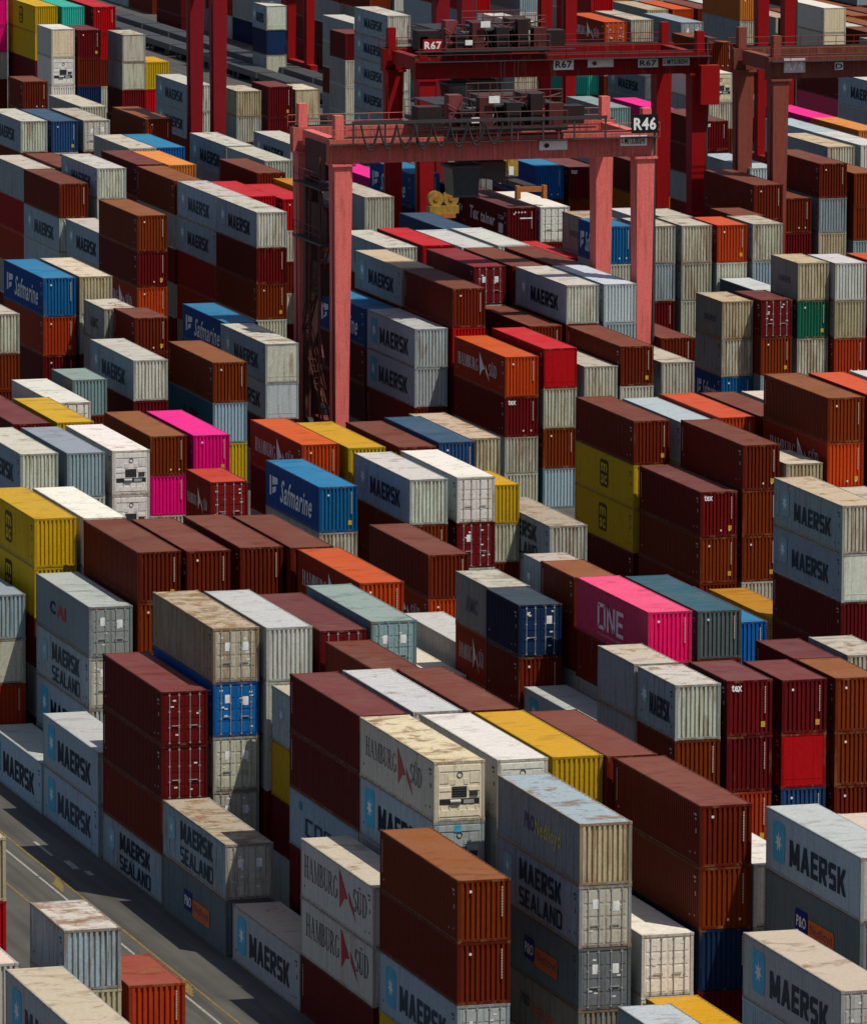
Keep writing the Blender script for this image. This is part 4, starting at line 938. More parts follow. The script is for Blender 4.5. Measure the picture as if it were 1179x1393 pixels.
('ms','c',109.00,444.51,12.19,8.46,2.820,'yellow with dark emblem panel container, on top of its stack, above the dark maroon one'),
('wr','d',111.50,455.33,12.19,8.23,2.820,'white container with bar locked doors, on top of its stack, below the teal grey one'),
('dr','c',106.13,444.53,12.19,8.46,2.820,'dark maroon container, on top of its stack, left of the yellow emblem one'),
('mt','c',121.49,473.40,12.19,8.46,2.820,'grey lettered container, on top of its stack, right of the weathered grey one'),
('bo','c',126.93,472.65,12.19,8.23,2.820,'orange brown container, on top of its stack, right of the grey lettered one'),
('lb','c',126.93,472.65,12.19,5.41,2.820,'blue sided pale ended container, right of the plain pink one, under the orange brown one'),
('tl','c',117.08,473.00,6.06,7.60,2.533,'short teal grey container, on top of its stack, right of the white one'),
('sf','c',121.28,498.68,12.19,11.28,2.820,'blue with slanted white lettering container, on top of its stack, left of the beige one'),
('hr','c',121.28,498.68,12.19,8.46,2.820,'rusty red container, second from the top of its stack, right of the weathered grey one'),
('dr','c',121.28,498.68,12.19,5.64,2.820,'dark maroon container, third from the top of its stack, right of the orange brown one'),
('bg','c',124.03,498.89,12.19,11.28,2.820,'beige container, on top of its stack, right of the blue lettered one'),
('ma','c',124.14,492.09,6.06,10.04,2.511,'short grey with short dark lettering container, on top of its stack, below the beige one'),
('br','c',124.80,485.91,6.06,10.10,2.525,'short reddish brown container, on top of its stack, right of the short-lettered grey one'),
('mg','c',114.09,486.14,12.19,10.36,2.820,'weathered grey container, on top of its stack, left of the rusty red one'),
('mt','p',134.08,484.95,12.19,7.77,2.820,'grey lettered container, on top of its stack, below the blue lettered one'),
('M','p',134.08,484.95,12.19,5.18,2.591,'pale grey with blue star panel and dark lettering container, at middle left of the photo'),
('sf','c',135.00,499.19,12.19,7.77,2.591,'blue with slanted white lettering container, on top of its stack, above the grey lettered one'),
('bo','c',138.18,537.25,12.19,11.28,2.820,'orange brown container, on top of its stack, right of the weathered grey one'),
('dr','c',138.18,537.25,12.19,8.46,2.820,'dark maroon container, second from the top of its stack, under the orange brown one'),
('ho','c',138.18,537.25,12.19,5.64,2.820,'orange red with white lettering and sail emblem container, at upper far left of the photo'),
('mt','c',147.79,537.15,12.19,11.28,2.820,'grey lettered container, on top of its stack, directly on the dark maroon one'),
('dr','c',147.79,537.15,12.19,8.46,2.820,'dark maroon container, second from the top of its stack, under the grey lettered one'),
('bo','c',147.79,537.15,12.19,5.64,2.820,'orange brown container, third from the top of its stack, right of the bright red one'),
('mt','c',147.84,549.54,12.19,11.28,2.820,'grey lettered container, right of the orange brown one, below the bright red one'),
('mt','c',147.84,549.54,12.19,8.46,2.820,'grey lettered container, second from the top of its stack, right of the weathered grey one'),
('rd','c',147.84,549.54,12.19,5.64,2.820,'bright red container, third from the top of its stack, right of the reddish brown one'),
('bo','c',147.64,561.85,12.19,11.28,2.820,'orange brown container, on top of its stack, right of the dark maroon one'),
('dr','c',147.95,575.26,12.19,11.28,2.820,'dark maroon container, on top of its stack, left of the orange brown one'),
('br','c',138.01,561.87,12.19,11.28,2.820,'reddish brown container, on top of its stack, directly on the grey lettered one'),
('mt','c',138.01,561.87,12.19,8.46,2.820,'grey lettered container, second from the top of its stack, right of the bright red one'),
('mt','c',138.52,549.56,12.19,8.46,2.820,'grey lettered container, on top of its stack, directly on the weathered grey one'),
('mg','c',138.65,575.73,12.19,11.05,2.820,'weathered grey container at upper far left, second from left of its kind there'),
('mt','c',141.26,562.20,12.19,12.69,2.538,'grey lettered container, on top of its stack, above the orange brown one'),
('rd','c',155.61,557.63,12.19,10.25,2.563,'bright red container, on top of its stack, left of the orange yellow one'),
('mt','c',159.83,590.78,12.19,11.05,2.820,'grey lettered container, right of the reddish brown one, above the faded-star grey one'),
('mh','c',159.66,577.73,12.19,11.05,2.820,'grey with faded star container, on top of its stack, right of the reddish brown one'),
('br','c',156.99,570.49,12.19,10.82,2.820,'reddish brown container, on top of its stack, right of the grey lettered one'),
('mt','c',148.55,619.00,12.19,10.82,2.820,'grey with faded star and dark lettering container, at top far left of the photo'),
('nb','c',151.76,620.66,12.19,10.59,2.820,'dull dark blue container, on top of its stack, right of the grey lettered one'),
('mg','d',154.71,620.63,12.19,10.59,2.820,'weathered grey container with bar locked doors, at top far left of the photo'),
('bo','c',160.45,620.67,12.19,10.59,2.820,'orange brown container, on top of its stack, below the white-lettered maroon one'),
('br','c',159.13,662.11,6.06,10.36,2.820,'short reddish brown container, on top of its stack, right of the reddish brown one'),
('we','p',172.17,704.00,6.06,11.63,2.909,'short cream container, on top of its stack, right of the yellow emblem one'),
('wr','r',172.17,704.00,6.06,8.73,2.909,'short white container refrigerated with cooling unit, under the cream one, directly on the white one'),
('dr','c',174.90,704.00,6.06,11.53,2.883,'short dark maroon container, on top of its stack, right of the cream one'),
('mg','p',179.44,703.58,6.06,11.05,2.820,'short weathered grey container, on top of its stack, right of the bright red one'),
('mg','p',179.44,703.58,6.06,8.23,2.820,'short weathered grey container, right of the reddish brown one, left of the plain yellow one'),
('ms','c',178.00,735.00,12.19,11.49,2.872,'yellow with dark emblem panel container, on top of its stack, left of the turquoise one'),
('rd','c',184.57,736.05,12.19,11.28,2.820,'bright red container, on top of its stack, right of the turquoise one'),
('mb','c',144.64,394.99,12.19,8.72,2.906,'beige roofed grey with dark lettering container, on top of its stack, below the beige one'),
('mt','p',144.64,394.99,12.19,5.81,2.906,'grey with faded star and dark lettering container, at middle far right of the photo'),
('dr','c',144.64,394.99,12.19,2.91,2.906,'dark maroon container, third from the top of its stack, right of the orange yellow one'),
('tx','c',144.70,421.00,12.19,5.82,2.910,'maroon with small white letters on its end container, at middle right of the photo'),
('bo','c',144.70,421.00,12.19,2.91,2.910,'orange brown container, second from the top of its stack, right of the yellow emblem one'),
('br','c',147.48,421.00,12.19,8.70,2.900,'reddish brown container, on top of its stack, left of the beige one'),
('bo','c',147.48,421.00,12.19,5.80,2.900,'orange brown container, second from the top of its stack, right of the white-lettered maroon one'),
('bo','c',147.48,421.00,12.19,2.90,2.900,'orange brown container, third from the top of its stack, right of the orange brown one'),
('br','c',144.58,434.00,12.19,8.63,2.876,'reddish brown container, on top of its stack, left of the pale blue roofed one'),
('ms','c',144.58,434.00,12.19,5.75,2.876,'yellow emblem container, second from the top of its stack, right of the orange brown one'),
('ms','c',144.58,434.00,12.19,2.88,2.876,'yellow emblem container, third from the top of its stack, right of the blue sided one'),
('dr','c',144.58,434.00,12.19,0.00,2.876,'dark maroon container, fourth from the top of its stack, left of the yellow emblem one'),
('lw','c',147.86,434.15,12.19,8.46,2.820,'pale blue roofed container, on top of its stack, right of the reddish brown one'),
('hp','c',150.39,434.00,12.19,8.64,2.880,'orange red container, on top of its stack, right of the pale blue roofed one'),
('br','c',153.23,434.00,12.19,8.62,2.873,'reddish brown container, on top of its stack, right of the orange red one'),
('bo','c',153.10,421.00,12.19,11.52,2.881,'orange brown container, on top of its stack, right of the orange red one'),
('ho','c',153.10,421.00,12.19,8.64,2.881,'orange red with white lettering and sail emblem container, at middle far right of the photo'),
('hp','c',156.16,421.00,12.19,11.49,2.873,'orange red container, on top of its stack, right of the orange brown one'),
('bg','c',150.23,420.66,6.06,7.77,2.591,'short beige container, on top of its stack, right of the reddish brown one'),
('oy','c',144.78,407.31,12.19,0.00,2.820,'orange yellow container, alone on the ground, right of the bright blue one'),
('ho','c',147.78,472.03,12.19,8.00,2.820,'orange red with white lettering and sail emblem container, at upper centre of the photo'),
('tx','c',147.78,472.03,12.19,5.18,2.820,'maroon with small white letters on its end container, at middle centre of the photo'),
('mg','c',147.78,472.03,12.19,2.59,2.591,'weathered grey container, third from the top of its stack, right of the rusty grey one'),
('rd','p',150.68,472.31,12.19,8.46,2.820,'bright red container, on top of its stack, right of the orange red one'),
('mg','c',150.68,472.31,12.19,5.64,2.820,'weathered grey container, second from the top of its stack, under the bright red one'),
('bo','c',150.68,472.31,12.19,2.82,2.820,'orange brown container, third from the top of its stack, right of the weathered grey one'),
('lb','c',150.68,472.31,12.19,-0.00,2.820,'blue sided pale ended container, right of the weathered grey one, under the orange brown one'),
('mg','c',153.66,472.29,12.19,7.44,2.481,'weathered grey container at upper right, leftmost of its kind there'),
('br','c',156.24,472.10,12.19,8.46,2.820,'reddish brown container, right of the weathered grey one, below the blue grey one'),
('mg','c',159.43,472.59,12.19,7.49,2.498,'weathered grey container, on top of its stack, right of the reddish brown one'),
('br','c',163.57,485.00,12.19,7.54,2.513,'reddish brown container, on top of its stack, right of the blue grey one'),
('M','c',145.16,485.20,12.19,8.46,2.820,'pale grey starred container, on top of its stack, right of the blue lettered one'),
('M','c',145.16,485.20,12.19,5.64,2.820,'pale grey starred container, right of the dark maroon one, left of the dark maroon one'),
('br','c',145.16,485.20,12.19,2.82,2.820,'reddish brown container, third from the top of its stack, right of the dark maroon one'),
('br','c',147.93,485.08,12.19,11.28,2.820,'reddish brown container, on top of its stack, right of the beige roofed grey one'),
('br','c',153.53,484.60,12.19,8.46,2.820,'reddish brown container, right of the reddish brown one, above the bright red one'),
('mt','c',156.39,484.97,12.19,11.28,2.820,'grey with faded star and dark lettering container, at upper right of the photo'),
('gw','c',159.18,484.90,12.19,11.28,2.820,'pale bluish white container, on top of its stack, right of the grey lettered one'),
('sf','c',145.03,497.51,12.19,8.46,2.820,'blue lettered container, on top of its stack, right of the reddish brown one'),
('dr','c',145.03,497.51,12.19,5.64,2.820,'dark maroon container, second from the top of its stack, under the blue lettered one'),
('dr','c',145.03,497.51,12.19,2.82,2.820,'dark maroon container, third from the top of its stack, right of the weathered grey one'),
('mb','c',147.98,498.09,12.19,11.28,2.820,'beige roofed grey with dark lettering container, at upper centre of the photo'),
('rc','d',153.37,497.64,12.19,11.28,2.820,'dark red container with bar locked doors, at upper centre of the photo'),
('br','c',156.20,497.28,12.19,11.28,2.820,'reddish brown container, on top of its stack, right of the dark red one'),
('mt','c',150.65,511.15,12.19,11.28,2.820,'grey with faded star and dark lettering container, at upper centre of the photo'),
('rd','c',153.72,511.87,12.19,11.28,2.820,'bright red container, on top of its stack, left of the light grey one'),
('nb','c',159.13,523.97,12.19,11.05,2.820,'dull dark blue container, on top of its stack, right of the dark navy one'),
('mr','c',172.90,498.62,6.06,8.00,2.820,'short rusty grey container, on top of its stack, right of the weathered grey one'),
('mg','c',172.90,498.62,6.06,5.18,2.820,'short weathered grey container, second from the top of its stack, under the rusty grey one'),
('sf','c',172.90,498.62,6.06,2.59,2.591,'short blue with slanted white lettering container, at upper far right of the photo'),
('dr','d',175.40,497.00,6.06,8.23,2.820,'short dark maroon container with bar locked doors, at upper far right of the photo'),
('bo','c',175.40,497.00,6.06,5.41,2.820,'short orange brown container, second from the top of its stack, under the dark maroon one'),
('mr','c',178.46,497.60,6.06,10.82,2.820,'short rusty grey container, on top of its stack, right of the blue grey one'),
('gn','c',178.46,497.60,6.06,8.00,2.820,'short dark green container, second from the top of its stack, left of the beige one'),
('mg','c',178.46,497.60,6.06,5.18,2.820,'short weathered grey container, third from the top of its stack, under the dark green one'),
('wg','c',181.12,496.86,6.06,10.82,2.820,'short light grey container, on top of its stack, right of the rusty grey one'),
('bg','c',181.12,496.86,6.06,8.00,2.820,'short beige container, second from the top of its stack, right of the dark green one'),
('hr','c',181.12,496.86,6.06,5.18,2.820,'short rusty red container, third from the top of its stack, under the beige one'),
('mg','c',175.77,516.50,6.06,11.59,2.896,'short weathered grey container, on top of its stack, right of the weathered grey one'),
('mg','c',175.77,516.50,6.06,8.69,2.896,'short weathered grey container, right of the blue grey one, left of the weathered grey one'),
('hp','c',178.64,516.52,6.06,11.55,2.888,'short orange red container, on top of its stack, right of the weathered grey one'),
('mg','c',181.52,516.50,6.06,11.57,2.893,'short weathered grey container, on top of its stack, right of the orange red one'),
('mg','c',172.83,516.50,6.06,11.63,2.907,'short weathered grey container, on top of its stack, right of the blue lettered one'),
('gb','c',172.83,516.50,6.06,8.72,2.907,'short blue grey container, second from the top of its stack, under the weathered grey one'),
('dr','c',172.83,516.50,6.06,5.81,2.907,'short dark maroon container, third from the top of its stack, under the blue grey one'),
('sf','c',169.42,516.50,6.06,11.68,2.920,'short blue with slanted white lettering container, at upper right of the photo'),
('mr','c',170.21,523.00,6.06,11.56,2.890,'short rusty grey container, on top of its stack, right of the white one'),
('te','c',169.66,541.63,12.19,10.59,2.820,'dark maroon with white script container, on top of its stack, left of the white one'),
('wr','d',172.36,541.38,12.19,10.59,2.820,'white container with bar locked doors, on top of its stack, below the bright blue one'),
('te','c',171.40,555.14,12.19,10.36,2.591,'dark maroon with white script container, on top of its stack, below the reddish brown one'),
('bl','c',179.71,565.77,12.19,11.28,2.820,'bright blue container, on top of its stack, right of the white one'),
('tx','c',182.76,566.44,12.19,11.05,2.820,'maroon with small white letters on its end container, at upper right of the photo'),
('br','c',189.12,566.00,12.19,11.17,2.793,'reddish brown container, on top of its stack, directly on the orange yellow one'),
('oy','c',189.12,566.00,12.19,8.38,2.793,'orange yellow container, second from the top of its stack, right of the orange brown one'),
('br','c',201.90,558.00,12.19,11.61,2.903,'reddish brown container, on top of its stack, left of the orange brown one'),
('gb','c',201.90,558.00,12.19,8.71,2.903,'blue grey container, second from the top of its stack, right of the reddish brown one'),
('bo','c',204.91,557.85,12.19,10.82,2.820,'orange brown container, on top of its stack, left of the light grey one'),
('br','c',198.80,558.00,12.19,8.77,2.923,'reddish brown container, on top of its stack, left of the blue grey one'),
('mb','c',207.02,570.16,12.19,11.70,2.924,'beige roofed grey with dark lettering container, at top far right of the photo'),
('lw','c',210.23,583.00,12.19,11.71,2.927,'pale blue roofed container, on top of its stack, left of the beige roofed grey one'),
('dr','c',235.41,645.00,12.19,11.17,2.792,'dark maroon container, on top of its stack, right of the weathered grey one'),
('mt','c',234.92,632.07,12.19,11.05,2.820,'grey with faded star and dark lettering container, at top far right of the photo'),
('mt','c',206.41,700.05,12.19,12.96,2.591,'grey lettered container, on top of its stack, left of the weathered grey one'),
('mt','c',206.41,700.05,12.19,10.36,2.591,'grey lettered container, second from the top of its stack, right of the dark maroon one'),
('mt','c',206.41,700.05,12.19,7.77,2.591,'grey lettered container, third from the top of its stack, right of the weathered grey one'),
('mt','c',206.41,700.05,12.19,5.18,2.591,'grey lettered container, fourth from the top of its stack, right of the weathered grey one'),
('mt','c',206.41,700.05,12.19,2.59,2.591,'grey lettered container, fifth from the top of its stack, right of the weathered grey one'),
('br','c',206.41,700.05,12.19,-0.00,2.591,'reddish brown container, sixth from the top of its stack, right of the weathered grey one'),
('mt','p',221.25,800.00,6.06,5.71,2.856,'short grey with faded star and dark lettering container, at top left of the photo'),
('nv','p',221.25,800.00,6.06,2.86,2.856,'short dark navy container, second from the top of its stack, under the grey lettered one'),
('mg','p',221.25,800.00,6.06,0.00,2.856,'short weathered grey container, third from the top of its stack, under the dark navy one'),
('dr','c',226.66,859.04,12.19,0.00,2.591,'dark maroon container, second from the top of its stack, left of the light grey one'),
('mt','c',173.98,656.94,12.19,10.36,2.591,'grey lettered container, on top of its stack, below the plain yellow one'),
('mt','c',173.98,656.94,12.19,7.77,2.591,'grey lettered container, second from the top of its stack, above the grey lettered one'),
('bg','c',178.77,657.00,6.06,9.83,2.457,'short beige container, on top of its stack, right of the weathered grey one'),
('mg','c',178.77,657.00,6.06,7.37,2.457,'short weathered grey container, second from the top of its stack, under the beige one'),
('dr','c',183.55,663.00,6.06,9.05,3.018,'short dark maroon container, on top of its stack, right of the beige one'),
('bg','p',186.55,664.00,6.06,8.72,2.908,'short beige container, on top of its stack, right of the dark maroon one'),
('mt','c',168.95,603.00,12.19,10.11,2.527,'grey lettered container, on top of its stack, right of the faded-star grey one'),
('mt','c',230.73,690.00,12.19,7.28,2.426,'grey with faded star and dark lettering container, at top right of the photo'),
('tl','c',210.16,640.00,12.19,8.64,2.880,'teal grey container, on top of its stack, right of the reddish brown one'),
('mg','c',210.16,640.00,12.19,5.76,2.880,'weathered grey container, second from the top of its stack, right of the weathered grey one'),
('pk','c',218.71,652.00,12.19,7.58,2.528,'plain pink container, on top of its stack, right of the teal grey one'),
('tg','c',223.12,689.31,12.19,8.00,2.820,'turquoise container, on top of its stack, right of the weathered grey one'),
('ho','d',231.04,704.29,12.19,11.28,2.820,'orange red container, on top of its stack, left of the weathered grey one'),
('mg','c',231.04,704.29,12.19,8.46,2.820,'weathered grey container, second from the top of its stack, right of the turquoise one'),
('mg','c',234.16,705.00,12.19,11.37,2.842,'weathered grey container, on top of its stack, right of the orange red one'),
('gb','d',238.14,700.60,12.19,11.38,2.845,'blue grey container with bar locked doors, at top right of the photo'),
('bo','c',237.10,688.29,12.19,10.36,2.820,'orange brown container, on top of its stack, right of the blue grey one'),
('we','r',225.36,654.47,12.19,10.36,2.820,'cream container refrigerated with cooling unit, on top of its stack, below the orange brown one'),
('mg','c',225.36,654.47,12.19,7.77,2.591,'weathered grey container, second from the top of its stack, under the cream one'),
('tx','c',209.47,610.00,12.19,10.44,2.609,'maroon with small white letters on its end container, at top right of the photo'),
('dr','c',209.47,610.00,12.19,7.83,2.609,'dark maroon container, second from the top of its stack, under the white-lettered maroon one'),
('mg','c',209.47,610.00,12.19,5.22,2.609,'weathered grey container, third from the top of its stack, left of the dark maroon one'),
('oo','c',249.84,715.78,12.19,12.96,2.591,'orange container, on top of its stack, right of the weathered grey one'),
('mg','c',249.84,715.78,12.19,10.36,2.591,'weathered grey container, second from the top of its stack, right of the blue grey one'),
('we','p',253.16,698.92,12.19,12.96,2.591,'cream container, on top of its stack, right of the cream one'),
('we','p',253.16,698.92,12.19,10.36,2.591,'cream container, second from the top of its stack, right of the dark maroon one'),
('mt','c',228.11,739.16,12.19,7.77,2.820,'grey lettered container, on top of its stack, right of the bright red one'),
('mt','c',228.11,739.16,12.19,5.18,2.591,'grey lettered container, second from the top of its stack, right of the reddish brown one'),
('mg','c',228.11,739.16,12.19,2.59,2.591,'weathered grey container, right of the reddish brown one, left of the weathered grey one'),
('bo','c',228.11,739.16,12.19,-0.00,2.591,'orange brown container, fourth from the top of its stack, right of the blue grey one'),
('mt','c',230.97,735.00,12.19,8.75,2.916,'grey lettered container, on top of its stack, left of the light grey one'),
('mt','c',230.97,735.00,12.19,5.83,2.916,'grey lettered container, second from the top of its stack, right of the grey lettered one'),
('mg','c',230.97,735.00,12.19,2.92,2.916,'weathered grey container, third from the top of its stack, right of the weathered grey one'),
('bo','c',230.97,735.00,12.19,0.00,2.916,'orange brown container, fourth from the top of its stack, right of the orange brown one'),
('mg','c',159.10,545.86,12.19,11.28,2.820,'weathered grey container, on top of its stack, right of the orange yellow one'),
('sf','c',167.86,562.25,12.19,11.28,2.820,'blue with slanted white lettering container, at upper centre of the photo'),
('oy','c',158.32,558.17,12.19,10.36,2.820,'orange yellow container, on top of its stack, right of the bright red one'),
('lw','c',190.96,544.20,12.19,12.96,2.820,'pale blue roofed container, on top of its stack, right of the dark maroon one'),
('br','c',186.95,531.76,12.19,12.96,2.820,'reddish brown container, right of the pale blue roofed one, left of the reddish brown one')]
